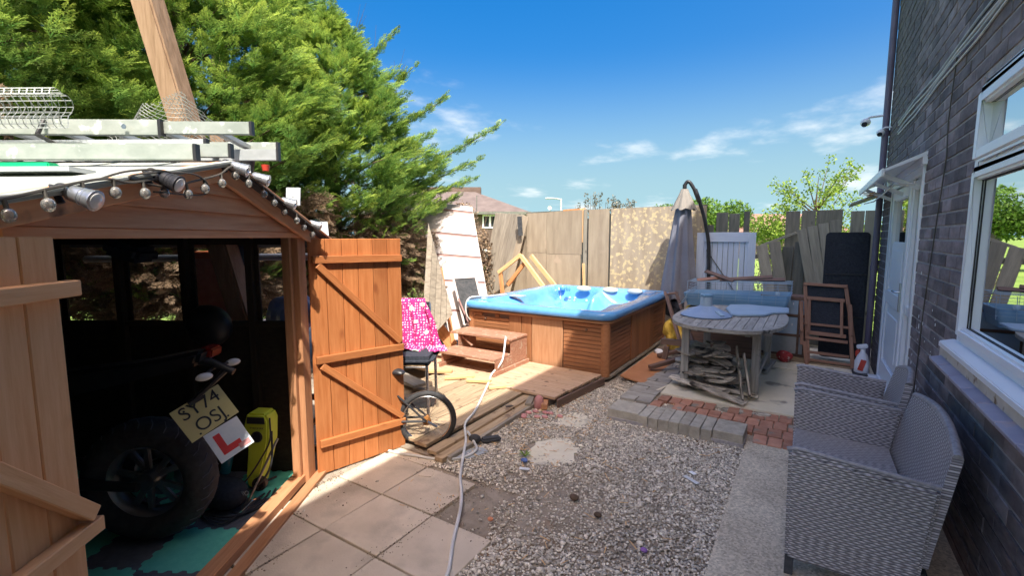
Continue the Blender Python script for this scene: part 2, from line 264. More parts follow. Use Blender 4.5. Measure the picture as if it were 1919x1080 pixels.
# ---------------- building helpers ----------------
WM = {}
def link(name, me, mat=None, parent=None, mw=None):
    o = bpy.data.objects.new(name, me); col.objects.link(o)
    mw = mw if mw is not None else Matrix()
    if me is not None and mat is not None and not me.materials: me.materials.append(MATS[mat])
    WM[o.name] = mw
    if parent is not None:
        o.parent = parent; o.matrix_local = WM[parent.name].inverted() @ mw
    else: o.matrix_local = mw
    return o
def tag(o, label=None, cat=None, group=None, kind=None):
    if label: o['label'] = label
    if cat: o['category'] = cat
    if group: o['group'] = group
    if kind: o['kind'] = kind
    return o
def thing(name, loc, label, cat, group=None):
    return tag(link(name, None, None, None, Matrix.Translation(Vector(loc))), label, cat, group)
def structure(o): o['kind'] = 'structure'; return o
def stuff(o): o['kind'] = 'stuff'; return o
V = Vector
def frame(a, b, up=(0, 0, 1)):
    """world matrix whose X runs a->b, origin at the middle"""
    a = V(a); b = V(b); x = (b-a).normalized(); up = V(up)
    if abs(x.dot(up.normalized())) > .98: up = V((0, 1, 0))
    y = up.cross(x).normalized(); z = x.cross(y)
    m = Matrix.Identity(4)
    for i, v in enumerate((x, y, z)): m.col[i] = (*v, 0)
    m.col[3] = (*((a+b)/2), 1); return m
PM = {}
def plank_mesh(l, wd, t, mat, bev=True):
    l, wd, t = round(l, 2), round(wd, 3), round(t, 3); k = (l, wd, t, mat, bev)
    if k in PM: return PM[k]
    bm = bmesh.new(); bmesh.ops.create_cube(bm, size=1)
    for v in bm.verts: v.co = V((v.co.x*l, v.co.y*wd, v.co.z*t))
    if bev: bmesh.ops.bevel(bm, geom=list(bm.edges), offset=min(.003, t*.2, wd*.2), segments=1, affect='EDGES')
    me = bpy.data.meshes.new('plank'); bm.to_mesh(me); bm.free(); me.materials.append(MATS[mat]); PM[k] = me; return me
def plank(name, parent, a, b, wd, t, mat, up=(0, 0, 1), bev=True):
    """board from a to b; wd across, t along 'up'"""
    return link(name, plank_mesh((V(b)-V(a)).length, wd, t, mat, bev), None, parent, frame(a, b, up))
class MB:
    def __init__(s): s.v = []; s.f = []; s.uv = None
    def add(s, vs, fs):
        k = len(s.v); s.v += [tuple(p) for p in vs]; s.f += [tuple(i+k for i in f) for f in fs]; return s
    def box(s, lo, hi):
        x0, y0, z0 = lo; x1, y1, z1 = hi
        return s.add([(x0,y0,z0),(x1,y0,z0),(x1,y1,z0),(x0,y1,z0),(x0,y0,z1),(x1,y0,z1),(x1,y1,z1),(x0,y1,z1)],
                     [(0,3,2,1),(4,5,6,7),(0,1,5,4),(1,2,6,5),(2,3,7,6),(3,0,4,7)])
    def obox(s, a, b, wd, t, up=(0, 0, 1)):
        m = frame(a, b, up); l = (V(b)-V(a)).length/2
        vs = [m @ V((x*l, y*wd/2, z*t/2)) for z in (-1, 1) for x, y in ((-1,-1),(1,-1),(1,1),(-1,1))]
        return s.add(vs, [(0,3,2,1),(4,5,6,7),(0,1,5,4),(1,2,6,5),(2,3,7,6),(3,0,4,7)])
    def tube(s, pts, r, n=8, caps=True):
        pts = [V(p) for p in pts]; rs = r if isinstance(r, (list, tuple)) else [r]*len(pts)
        base = len(s.v); pn = None
        for i, p in enumerate(pts):
            d = (pts[min(i+1, len(pts)-1)]-pts[max(i-1, 0)]).normalized()
            if pn is None: pn = d.orthogonal().normalized()
            else:
                pn = (pn - d*pn.dot(d)); pn = pn.normalized() if pn.length > 1e-6 else d.orthogonal().normalized()
            q = d.cross(pn)
            for k in range(n):
                a = 2*math.pi*k/n; s.v.append(tuple(p+(pn*math.cos(a)+q*math.sin(a))*rs[i]))
        for i in range(len(pts)-1):
            for k in range(n):
                a = base+i*n+k; b = base+i*n+(k+1) % n; s.f.append((a, b, b+n, a+n))
        if caps: s.f.append(tuple(base+k for k in reversed(range(n)))); s.f.append(tuple(base+(len(pts)-1)*n+k for k in range(n)))
        return s
    def lathe(s, c, prof, n=20, axis=(0, 0, 1), caps=True):
        ax = V(axis).normalized(); u_ = ax.orthogonal().normalized(); w_ = ax.cross(u_); c = V(c); base = len(s.v)
        for r, h in prof:
            for k in range(n):
                a = 2*math.pi*k/n; s.v.append(tuple(c+ax*h+(u_*math.cos(a)+w_*math.sin(a))*max(r, 1e-4)))
        for i in range(len(prof)-1):
            for k in range(n):
                a = base+i*n+k; b = base+i*n+(k+1) % n; s.f.append((a, b, b+n, a+n))
        if caps: s.f.append(tuple(base+k for k in reversed(range(n)))); s.f.append(tuple(base+(len(prof)-1)*n+k for k in range(n)))
        return s
    def torus(s, c, Rr, r, axis, n=40, m=10, sy=1.):
        ax = V(axis).normalized(); u_ = ax.orthogonal().normalized(); w_ = ax.cross(u_); c = V(c); base = len(s.v)
        for i in range(n):
            a = 2*math.pi*i/n; d = u_*math.cos(a)+w_*math.sin(a)
            for k in range(m):
                b = 2*math.pi*k/m; s.v.append(tuple(c+d*(Rr+r*math.cos(b))+ax*r*sy*math.sin(b)))
        for i in range(n):
            for k in range(m):
                s.f.append((base+i*m+k, base+((i+1) % n)*m+k, base+((i+1) % n)*m+(k+1) % m, base+i*m+(k+1) % m))
        return s
    def prism(s, poly, d):
        """poly: 3-D outline, extruded by vector d"""
        n = len(poly); d = V(d); s.add([V(p) for p in poly]+[V(p)+d for p in poly], [tuple(reversed(range(n))), tuple(range(n, 2*n))]+[(i, (i+1) % n, (i+1) % n+n, i+n) for i in range(n)]); return s
    def ell(s, c, r, n=14, m=8, rot=None):
        base = len(s.v); c = V(c)
        for j in range(m+1):
            th = math.pi*j/m
            for k in range(n):
                a = 2*math.pi*k/n; p = V((r[0]*math.sin(th)*math.cos(a), r[1]*math.sin(th)*math.sin(a), r[2]*math.cos(th)))
                if rot: p = rot @ p
                s.v.append(tuple(c+p))
        for j in range(m):
            for k in range(n):
                a = base+j*n+k; b = base+j*n+(k+1) % n; s.f.append((a, a+n, b+n, b))
        return s
    def build(s, name, mat, parent=None, smooth=False, bevel=0, loc=None, subdiv=0):
        o_ = V(loc) if loc is not None else (WM[parent.name].translation if parent is not None else V((0, 0, 0)))
        me = bpy.data.meshes.new(name); me.from_pydata([tuple(V(p)-o_) for p in s.v], [], s.f)
        bm = bmesh.new(); bm.from_mesh(me); bmesh.ops.remove_doubles(bm, verts=bm.verts, dist=1e-5)
        bmesh.ops.recalc_face_normals(bm, faces=bm.faces)
        if bevel: bmesh.ops.bevel(bm, geom=[e for e in bm.edges if e.is_manifold and e.calc_face_angle(0) > .5], offset=bevel, segments=2, affect='EDGES')
        bm.to_mesh(me); bm.free()
        if smooth: me.shade_smooth(); 
        if smooth: me.set_sharp_from_angle(angle=R(45))
        return link(name, me, mat, parent, Matrix.Translation(o_))
def npmesh(name, verts, faces, mat, parent=None, tip=None, loc=(0, 0, 0)):
    me = bpy.data.meshes.new(name); verts = np.asarray(verts, np.float32)-np.array(loc, np.float32); faces = np.asarray(faces, np.int32)
    k = faces.shape[1]; me.vertices.add(len(verts)); me.vertices.foreach_set('co', verts.ravel())
    me.loops.add(faces.size); me.loops.foreach_set('vertex_index', faces.ravel())
    me.polygons.add(len(faces)); me.polygons.foreach_set('loop_start', np.arange(0, faces.size, k, dtype=np.int32))
    me.update(calc_edges=True); me.validate()
    if tip is not None:
        at = me.attributes.new('tip', 'FLOAT', 'POINT'); at.data.foreach_set('value', np.asarray(tip, np.float32))
    return link(name, me, mat, parent, Matrix.Translation(V(loc)))
def text(name, body, size, mat, parent, m, extrude=.0006, align='CENTER'):
    cu = bpy.data.curves.new(name, 'FONT'); cu.body = body; cu.size = size; cu.extrude = extrude; cu.align_x = align; cu.align_y = 'CENTER'; cu.space_line = .95
    to = bpy.data.objects.new(name, cu); col.objects.link(to); dg = bpy.context.evaluated_depsgraph_get(); dg.update()
    me = bpy.data.meshes.new_from_object(to.evaluated_get(dg)); bpy.data.objects.remove(to); me.materials.clear()
    return link(name, me, mat, parent, m)
def basis(o, x, y):
    x = V(x).normalized(); y = V(y); y = (y-x*y.dot(x)).normalized(); z = x.cross(y); m = Matrix.Identity(4)
    for i, v in enumerate((x, y, z)): m.col[i] = (*v, 0)
    m.col[3] = (*V(o), 1); return m
def copy_tree(o, dm, parent=None):
    """copy a thing and its parts, moved by world matrix dm"""
    c = o.copy(); col.objects.link(c); mw = dm @ WM[o.name]; WM[c.name] = mw
    if parent is not None: c.parent = parent; c.matrix_parent_inverse = Matrix(); c.matrix_local = WM[parent.name].inverted() @ mw
    else: c.matrix_local = mw
    for ch in [q for q in bpy.data.objects if q.parent == o]: copy_tree(ch, dm, c)
    return c
# ================= SETTING: ground =================
gm = MB(); gm.add([(-900, -300, -.09), (900, -300, -.09), (900, 1500, -.09), (-900, 1500, -.09)], [(0, 1, 2, 3)])
structure(gm.build('field', 'grass'))
nx, ny = 150, 150
gv = []; gf = []
for j in range(ny+1):
    for i in range(nx+1):
        x = -9+i*(10.5/nx); y = -3+j*(11.5/ny)
        gv.append((x, y, .012*noise.noise(V((x*1.3, y*1.3, 0)))+.008*noise.noise(V((x*6, y*6, 3)))-.002))
for j in range(ny):
    for i in range(nx): a = j*(nx+1)+i; gf.append((a, a+1, a+nx+2, a+nx+1))
gg = MB(); gg.add(gv, gf); structure(gg.build('ground', 'soil', smooth=True))

SO = V((-2.65, 1.70, 0)); SU = V((.52, -.854, 0)).normalized(); SN = V((.854, .52, 0)).normalized()
def SP(u, n, z): p = SO+SU*u+SN*n; return V((p.x, p.y, z))
# gravel: angular stones scattered as real geometry
bm = bmesh.new(); bmesh.ops.create_icosphere(bm, subdivisions=1, radius=1)
iv = np.array([v.co[:] for v in bm.verts]); iff = np.array([[v.index for v in f.verts] for f in bm.faces]); bm.free()
# lighter 8-vertex stone for the far ones
def rotmats(n):
    q = rng.normal(size=(n, 4)); q /= np.linalg.norm(q, axis=1)[:, None]; a, b, c, d = q.T
    return np.stack([np.stack([1-2*(c*c+d*d), 2*(b*c-a*d), 2*(b*d+a*c)], 1), np.stack([2*(b*c+a*d), 1-2*(b*b+d*d), 2*(c*d-a*b)], 1), np.stack([2*(b*d-a*c), 2*(c*d+a*b), 1-2*(b*b+c*c)], 1)], 1)
P = []
def patch(x0, x1, y0, y1, dens, keep):
    n = int((x1-x0)*(y1-y0)*dens); xs = rng.uniform(x0, x1, n); ys = rng.uniform(y0, y1, n)
    for x, y in zip(xs, ys):
        if keep(x, y): P.append((x, y))
def kp(x, y):
    v = noise.noise(V((x*1.1, y*1.1, 5)))+.5*noise.noise(V((x*3.7, y*3.7, 9)))
    if y < 2.35 and x < -1.42+.12*noise.noise(V((0, y*3, 0))): return False
    if (x+1.66)**2+(y-3.62)**2 < .02 or (x+1.55)**2+(y-2.98)**2 < .04: v -= .75
    if x > -.32: return False
    return random.random() < .62+1.1*(v+.33)
patch(-2.2, -.30, 1.0, 4.6, 11500, kp)
patch(-1.75, -1.2, 4.4, 5.0, 3500, lambda x, y: True)
patch(-2.6, -1.4, .6, 2.5, 260, lambda x, y: True)
P = np.array(P); n = len(P)
sz = rng.uniform(.0035, .0098, n)*np.where(rng.random(n) < .05, 1.7, 1)
RM = rotmats(n); scl = rng.uniform(.55, 1.25, (n, 1, 3)); jit = rng.uniform(.75, 1.25, (n, 12, 1))
vv = (iv[None]*scl*jit)@RM.transpose(0, 2, 1)*sz[:, None, None]; vv[:, :, 2] *= .7
vv += np.stack([P[:, 0], P[:, 1], sz*.45+.004], 1)[:, None]
ff = iff[None]+12*np.arange(n)[:, None, None]
tipv = np.repeat(np.clip(rng.normal(.5, .28, n)+.18*np.array([noise.noise(V((x*.9, y*.9, 2))) for x, y in P]), 0, 1.2), 12)
stuff(npmesh('gravel', vv.reshape(-1, 3), ff.reshape(-1, 3), 'gravel_stone', tip=tipv))
# twigs and chips lying about on the gravel
tw = MB()
for i in range(420):
    x = random.uniform(-2.3, -.5); y = random.uniform(1.8, 4.7)
    if random.random() < .6: x = random.uniform(-2.2, -1.4); y = random.uniform(2.6, 4.3)
    a = random.uniform(0, 6.3); l = random.uniform(.01, .06)*(2 if random.random() < .06 else 1)
    tw.obox((x, y, .018), (x+l*math.cos(a), y+l*math.sin(a), .022+random.uniform(0, .01)), random.uniform(.002, .006), .002)
stuff(tw.build('twig_litter', 'raw_pine'))

# paving slabs
pav = structure(MB().box((-3.0, .0, -.04), (-1.4, 2.28, -.005)).build('paving', 'soil'))
for ix in range(3):
    for iy in range(6):
        x0 = -2.565+.418*ix; y0 = -.185+.415*iy
        cx, cy = x0+.207, y0+.205
        if (V((cx, cy, 0))-SO).dot(SN) < -.30: continue
        if ix == 2 and iy == 5: continue
        if ix == 0 and iy == 5: x0 += .0
        o = link('slab', plank_mesh(.405, .402, .045, 'slab'), None, pav, Matrix.Translation((cx+random.uniform(-.002, .002), cy, -.004+random.uniform(-.002, .003))) @ Matrix.Rotation(random.uniform(-.006, .006), 4, 'Z') @ Matrix.Rotation(random.uniform(-.006, .006), 4, 'X'))
o = link('slab', plank_mesh(.40, .42, .045, 'slab'), None, pav, Matrix.Translation((-2.36, 2.52, -.012)) @ Matrix.Rotation(.05, 4, 'Z'))
# soil crumbs and leaf litter gathered in the slab joints
P2 = []
for k in range(5200):
    if random.random() < .6: x = -2.565+.418*random.randint(0, 3)+random.gauss(0, .025); y = random.uniform(.4, 2.4)
    elif random.random() < .6: x = random.uniform(-2.6, -1.35); y = -.185+.415*random.randint(1, 6)+random.gauss(0, .022)
    else: x = random.uniform(-2.6, -1.35); y = random.uniform(.4, 2.7)
    if (V((x, y, 0))-SO).dot(SN) < .06: continue
    if noise.noise(V((x*2.2, y*2.2, 7))) > random.uniform(-.25, .35) or (V((x, y, 0))-SO).dot(SN) < .20: P2.append((x, y))
P2 = np.array(P2); n2 = len(P2); s2 = rng.uniform(.0015, .0045, n2); R2_ = rotmats(n2)
v2 = (iv[None]*rng.uniform(.4, 1.4, (n2, 1, 3)))@R2_.transpose(0, 2, 1)*s2[:, None, None]; v2 += np.stack([P2[:, 0], P2[:, 1], .0185+s2*.5], 1)[:, None]
stuff(npmesh('soil_crumbs', v2.reshape(-1, 3), (iff[None]+12*np.arange(n2)[:, None, None]).reshape(-1, 3), 'crumb', tip=np.repeat(rng.random(n2), 12)))
# cement patches showing in the gravel
for c, r, nm in (((-1.66, 3.62), .13, 0), ((-1.55, 2.98), .19, 1)):
    poly = [(c[0]+r*(1+.25*random.uniform(-1, 1))*math.cos(a), c[1]+r*1.3*(1+.2*random.uniform(-1, 1))*math.sin(a), -.02) for a in [k*2*math.pi/23 for k in range(23)]]
    structure(MB().prism(poly, (0, 0, .030)).build('cement_patch', 'patio_cream'))
# concrete path beside the wall
structure(MB().box((-.33, -3, -.03), (.72, 3.92, .03)).build('concrete_path', 'aggregate', bevel=.008))
# red brick path
bp = structure(MB().box((-1.42, 3.93, -.05), (.70, 4.70, .012)).build('brick_path', 'soil'))
for row in range(4):
    y = 3.985+row*.185
    k = 0; x = -.29 if row < 1 else -1.25+(.03*row)
    while x < .66:
        wd = .094
        if not (row == 0 and x < -.3) and not (row >= 1 and random.random() < .04):
            link('brick', plank_mesh(.175, wd, .05, 'red_brick'), None, bp, Matrix.Translation((x+wd/2, y+.005*math.sin(x*9), .012+random.uniform(-.003, .006))) @ Matrix.Rotation(math.pi/2+random.uniform(-.03, .03), 4, 'Z'))
        x += wd+.008
# grey kerb blocks
kb = structure(MB().box((-1.40, 3.80, -.05), (-.34, 4.06, .035)).build('kerb', 'mortar'))
xs = [(-1.42, .27)]+[(-1.145+.083*i, .079) for i in range(7)]+[(-.56, .215)]
for x, wd in xs:
    link('kerb_block', plank_mesh(.30 if wd < .1 else .27, wd, .115, 'kerb_stone'), None, kb, Matrix.Translation((x+wd/2, 3.945+random.uniform(-.006, .006), .045+random.uniform(-.004, .004))) @ Matrix.Rotation(math.pi/2+random.uniform(-.02, .02), 4, 'Z'))
# dark paver strip running back towards the fence
ps = structure(MB().box((-1.50, 4.32, -.05), (-1.20, 6.7, .0)).build('paver_strip', 'soil'))
y = 4.34; i = 0
while y < 6.6:
    wd = random.choice((.105, .11, .115))
    for x0, l in (((-1.50, .30),) if i % 3 else ((-1.50, .16), (-1.335, .14))):
        link('paver', plank_mesh(l-.005, wd, .05, 'grey_paver'), None, ps, Matrix.Translation((x0+l/2, y+wd/2, .012+random.uniform(-.003, .003))))
    y += wd+.006; i += 1
# broken cream patio slab
pts = []
for k in range(26):
    x = -1.18+k*(1.88/25); pts.append((x, 4.62+.035*noise.noise(V((x*6, 1, 0)))+.02*noise.noise(V((x*23, 4, 0))), -.03))
poly = pts+[(.70, 8.2, -.03), (-1.18, 8.2, -.03)]
pa = structure(MB().prism(poly, (0, 0, .085)).build('patio', 'patio_cream', bevel=.006))
for k in range(9):
    x = random.uniform(-1.0, .1); sx = random.uniform(.03, .08)
    MB().prism([(x+sx*math.cos(a)*random.uniform(.6, 1.2), 4.56+sx*.6*math.sin(a), 0) for a in [q*6.283/7 for q in range(7)]], (0, 0, random.uniform(.02, .05))).build('slab_fragment', 'offcut', pa)
# pale tiles at the back of the patio
for ix in range(6):
    for iy in range(2):
        link('slab', plank_mesh(.148, .148, .012, 'patio_cream'), None, pa, Matrix.Translation((-.22+.152*ix, 6.30+.152*iy, .062+random.uniform(-.001, .002))))

# ================= HOUSE =================
W = .70; HY0, HY1, HZ = -6.0, 7.02, 6.5
house = thing('brick_house', (W, 3, 0), 'dark brick house wall with white window and door, running along the right side', 'house')
WY0, WY1, WZ0, WZ1 = 1.45, 3.36, .99, 2.36      # window
DY0, DY1, DZ1 = 4.66, 6.30, 2.14                # door with side light
wall = MB()
for y0, y1, z0, z1 in ((HY0, WY0, 0, HZ), (WY0, WY1, 0, WZ0), (WY0, WY1, WZ1, HZ), (WY1, DY0, 0, HZ), (DY0, DY1, DZ1, HZ), (DY1, HY1, 0, HZ)):
    wall.box((W-.003, y0, z0), (W+.26, y1, z1))
wall.box((W+.26, HY1-.25, 0), (W+8, HY1, HZ)); wall.box((W+7.75, HY0, 0), (W+8, HY1-.25, HZ)); wall.box((W+.26, HY0, 0), (W+7.75, HY0+.25, HZ))
wall.build('wall', 'mortar', house)
MB().box((W-.16, HY0-.1, HZ), (W+8.2, HY1+.12, HZ+.12)).build('roof', 'roof_tile', house)
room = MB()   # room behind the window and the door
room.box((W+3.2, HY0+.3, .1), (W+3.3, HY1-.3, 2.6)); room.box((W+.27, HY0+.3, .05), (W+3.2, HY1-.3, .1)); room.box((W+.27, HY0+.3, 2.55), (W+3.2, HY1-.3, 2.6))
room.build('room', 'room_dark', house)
BH, BL = .0832, .245
bricks = []
for r in range(int(HZ/BH)+1):
    z = r*BH+BH/2
    if z > HZ-.03: break
    y = -1.5-(BL/2 if r % 2 else 0)
    while y < HY1:
        a, b = y+.0025, min(y+BL-.0025, HY1+.004)
        segs = [(a, b)]
        for oy0, oy1, oz0, oz1 in ((WY0, WY1, WZ0, WZ1), (DY0, DY1, .0, DZ1)):
            if oz0-.02 < z < oz1+.02:
                segs = [s for (p, q) in segs for s in ((p, min(q, oy0)), (max(p, oy1), q)) if s[1]-s[0] > .03]
        for p, q in segs: bricks.append((p, q, z))
        y += BL
bricks = [b for b in bricks if b[1]-b[0] > .03]
def seen(b):
    y = (b[0]+b[1])/2; d = V((W, y, b[2]-1.6)); f = V((-.532, .840, -.108)); rr = V((.845, .535, 0)); k = d.dot(f)
    if k < .1: return 0
    px = 880*d.dot(rr)/k; up = rr.cross(f); py = 880*d.dot(up)/k
    if abs(px) > 985 or abs(py) > 560: return 0
    if 1.6 < y < 3.6 and b[2] < .5: return .1/k
    return 1/k
bricks.sort(key=seen, reverse=True)
JI = lambda: random.uniform(-.003, .003)
for p, q, z in bricks[:300]:
    link('brick', plank_mesh(q-p, BH-.013, .03, 'brick_dark'), None, house, frame((W+.006+JI(), p, z), (W+.006+JI(), q, z+JI()*.3), (1, 0, 0)))
fb = MB()
for p, q, z in bricks[300:]:
    x = W-.009+random.uniform(-.003, .003)
    fb.box((x, p, z-BH/2+.0065), (x+.03, q, z+BH/2-.0065))
stuff(fb.build('brickwork', 'brick_dark', house))
# bricks round the end of the house
# window
def rect_frame(mb, x0, x1, y0, y1, z0, z1, t, tb=None):
    tb = tb or t
    mb.box((x0, y0, z0), (x1, y0+t, z1)); mb.box((x0, y1-t, z0), (x1, y1, z1)); mb.box((x0, y0+t, z0), (x1, y1-t, z0+tb)); mb.box((x0, y0+t, z1-t), (x1, y1-t, z1)); return mb
win = rect_frame(MB(), W-.012, W+.075, WY0, WY1, WZ0+.045, WZ1, .062).build('window', 'upvc', house, bevel=.006)
ZT = 1.955
MB().box((W-.010, WY0+.062, ZT-.03), (W+.07, WY1-.062, ZT+.03)).build('transom', 'upvc', win, bevel=.006)
rect_frame(MB(), W-.034, W+.03, WY0+.05, WY1-.045, ZT+.022, WZ1-.045, .062).build('sash', 'upvc', win, bevel=.012)
rect_frame(MB(), W-.030, W+.03, WY0+.05, WY1-.045, WZ0+.09, ZT-.022, .050).build('sash', 'upvc', win, bevel=.012)
for z0, z1 in ((ZT+.08, WZ1-.10), (WZ0+.135, ZT-.07)):
    MB().add([(W+.012, WY0+.09, z0), (W+.012, WY1-.09, z0), (W+.012, WY1-.09, z1), (W+.012, WY0+.09, z1)], [(0, 1, 2, 3)]).build('pane', 'window_glass', win)
    rect_frame(MB(), W+.004, W+.010, WY0+.085, WY1-.085, z0-.005, z1+.005, .012).build('gasket', 'black_rubber', win)
MB().prism([(W-.075, WY0-.02, WZ0+.045), (W-.075, WY0-.02, WZ0+.015), (W+.06, WY0-.02, WZ0+.015), (W+.06, WY0-.02, WZ0+.06), (W-.02, WY0-.02, WZ0+.06)], (0, WY1-WY0+.05, 0)).build('sill', 'upvc', win, bevel=.004)
sl = MB().box((W-.055, WY0-.05, WZ0-.075), (W+.05, WY1+.10, WZ0+.012)).build('sill_ledge', 'sill_cement', win)
y = WY0-.03
while y < WY1-.10:
    link('sill_tile', plank_mesh(.105, .217, .022, 'sill_tile'), None, win, Matrix.Translation((W-.055, y+.11, WZ0-.052)) @ Matrix.Rotation(R(-14), 4, 'Y')); y += .222
# door
dr = rect_frame(MB(), W-.02, W+.07, DY0, DY1, .10, DZ1, .075, .04).build('door', 'upvc', house, bevel=.006)
MB().box((W-.02, DY0+.44, .14), (W+.07, DY0+.50, DZ1-.075)).build('mullion', 'upvc', dr, bevel=.004)
rect_frame(MB(), W-.012, W+.05, DY0+.505, DY1-.08, .145, DZ1-.08, .11, .2).build('leaf', 'upvc', dr, bevel=.01)
MB().box((W-.012, DY0+.615, .93), (W+.05, DY1-.19, 1.07)).build('mid_rail', 'upvc', dr, bevel=.008)
MB().box((W+.002, DY0+.615, .35), (W+.03, DY1-.19, .93)).build('panel', 'upvc', dr, bevel=.01)
MB().box((W-.006, DY0+.70, .43), (W+.02, DY1-.27, .85)).build('raised_panel', 'upvc', dr, bevel=.012)
MB().box((W+.002, DY0+.615, 1.07), (W+.03, DY1-.19, 1.55)).build('panel', 'upvc', dr, bevel=.01)
MB().box((W-.006, DY0+.70, 1.15), (W+.02, DY1-.27, 1.48)).build('raised_panel', 'upvc', dr, bevel=.012)
MB().add([(W+.02, DY0+.6, 1.55), (W+.02, DY1-.18, 1.55), (W+.02, DY1-.18, 1.96), (W+.02, DY0+.6, 1.96)], [(0, 1, 2, 3)]).build('pane', 'window_glass', dr)
rect_frame(MB(), W-.010, W+.04, DY0+.08, DY0+.435, .145, DZ1-.08, .07).build('side_light', 'upvc', dr, bevel=.008)
MB().box((W-.004, DY0+.15, .95), (W+.03, DY0+.365, 1.03)).build('side_rail', 'upvc', dr, bevel=.004)
MB().add([(W+.015, DY0+.14, .2), (W+.015, DY0+.37, .2), (W+.015, DY0+.37, 1.99), (W+.015, DY0+.14, 1.99)], [(0, 1, 2, 3)]).build('pane', 'window_glass', dr)
h = MB().box((W-.028, DY0+.535, .95), (W-.012, DY0+.565, 1.20)); h.tube([(W-.02, DY0+.55, 1.12), (W-.055, DY0+.55, 1.12), (W-.06, DY0+.57, 1.12), (W-.06, DY0+.68, 1.118)], .009)
h.build('handle', 'chrome', dr, smooth=True)
MB().box((W-.10, DY0-.03, .03), (W+.05, DY1+.06, .10)).build('door_step', 'upvc', dr, bevel=.01)
# canopy over the door: thin white sloping strips with a broken end
cn = thing('door_canopy', (W, 5.6, 2.2), 'white slanting porch canopy above the house door, its boards broken at the end', 'canopy')
MB().prism([(W, 4.62, 2.235), (W-.26, 4.62, 2.115), (W-.26, 4.62, 2.095), (W, 4.62, 2.205)], (0, 1.95, 0)).build('roof_sheet', 'upvc', cn)
MB().box((W-.275, 4.60, 2.06), (W-.255, 6.6, 2.12)).build('fascia', 'upvc', cn, bevel=.004)
MB().obox((W-.02, 4.62, 2.165), (W-.02, 6.6, 2.165), .03, .06).build('wall_batten', 'upvc', cn)
MB().prism([(W, 6.6, 2.12), (W-.34, 6.6, 1.98), (W-.34, 6.6, 1.965), (W, 6.6, 2.10)], (0, .36, -.02)).build('roof_sheet', 'grey_pale', cn)
for yy in (4.9, 5.6, 6.35): MB().obox((W, yy, 1.98), (W-.24, yy, 2.10), .03, .03).build('bracket', 'upvc', cn)
for i in range(10):
    a = V((W-.12-.02*i % .1, 6.35+random.uniform(-.1, .4), 2.05)); MB().obox(a, a+V((random.uniform(-.15, .05), random.uniform(-.12, .12), random.uniform(-.04, .03))), .02, .006).build('splinter', 'raw_pine', cn)
tag(MB().tube([(W-.05, 4.75, 2.0), (W-.15, 5.0, 2.02), (W-.22, 5.6, 1.93), (W-.24, 6.3, 1.95)], .006).build('cable_loop', 'white_cable'), 'white cable looped beneath the porch canopy over the door', 'cable')
# downpipe at the corner
dp = thing('downpipe', (W-.04, HY1-.05, 0), 'dark purplish grey downpipe running up the far corner of the brick house', 'downpipe')
MB().tube([(W-.05, HY1-.04, .05), (W-.05, HY1-.04, 6.3)], .034, 12).build('pipe', 'pipe_dark', dp, smooth=True)
for z in (1.2, 2.75, 4.3): MB().lathe((W-.05, HY1-.04, z), [(.040, 0), (.040, .06)], 12).build('collar', 'pipe_dark', dp, smooth=True)
# two cctv cameras
def cctv(loc, arm, s, lab):
    t = thing('security_camera', loc, lab, 'security camera', 'security cameras on the house corner'); c = V(loc)
    MB().ell(c, (.055*s, .055*s, .05*s), 16, 10).build('dome', 'upvc', t, smooth=True)
    MB().lathe(c+V((-.01, -.035*s, -.028*s)), [(.034*s, 0), (.030*s, .012)], 14, (-.2, -.8, -.55)).build('lens', 'glass_dark', t, smooth=True)
    MB().tube([c+V((0, 0, .03)), c+V((.04, .0, .055)), V(arm)], .014*s, 10).build('arm', 'upvc', t, smooth=True)
cctv((W-.24, 7.0, 2.93), (W-.02, 7.0, 2.99), .95, 'white dome security camera on the longer arm at the house corner')
cctv((W-.10, 6.9, 2.78), (W-.0, 6.9, 2.83), .75, 'smaller white security camera tight against the brick corner, below the other')
# cables clipped along the wall
cg = 'cables clipped along the brick wall'
ca = thing('wall_cables', (W, 3, 2.7), 'bundle of pale cables clipped along the brick wall above the window', 'cables')
for i in range(4):
    pts = [(W-.018-.006*(i % 2), -1+.45*k, 2.70+.028*i+.012*math.sin(k*1.7+i)-.005*k+(.05*max(0, k-11) if i > 1 else 0)*.2) for k in range(18)]
    MB().tube([p for p in pts if p[1] < 6.6], .0065, 6).build('cable', 'grey_pale' if i % 2 else 'white_cable', ca)
tag(MB().tube([(W-.017, 3.95, 2.70), (W-.017, 3.99, 2.5), (W-.017, 4.02, 2.3), (W-.016, 3.98, 2.1), (W-.017, 4.10, 1.6), (W-.017, 4.22, 1.1), (W-.017, 4.25, .75), (W-.017, 4.32, .3), (W-.017, 4.33, .05)], .0035, 6).build('drop_cable', 'cable'), 'single brown cable dropping down the brick wall beside the door', 'cable')
tag(MB().box((W-.06, 6.25, 4.15), (W, 6.40, 4.28)).obox((W-.03, 6.3, 4.3), (W-.03, 6.3, 4.8), .03, .03).build('wall_bracket', 'black_plastic'), 'small black box and rod high on the brick wall', 'bracket')
# white paint splashes on the wall
for k in range(34):
    y = random.gauss(4.05, .28); z = random.uniform(.35, 1.35); rr = random.choice((.003, .004, .006, .008, .012))*random.uniform(.8, 1.6)
    if not (3.5 < y < 4.6): continue
    MB().prism([(W-.0135, y+rr*random.uniform(.5, 1)*math.cos(a), z+rr*1.5*random.uniform(.5, 1)*math.sin(a)) for a in [q*6.283/8 for q in range(8)]], (-.0015, 0, 0)).build('paint_splash', 'white_far', house)

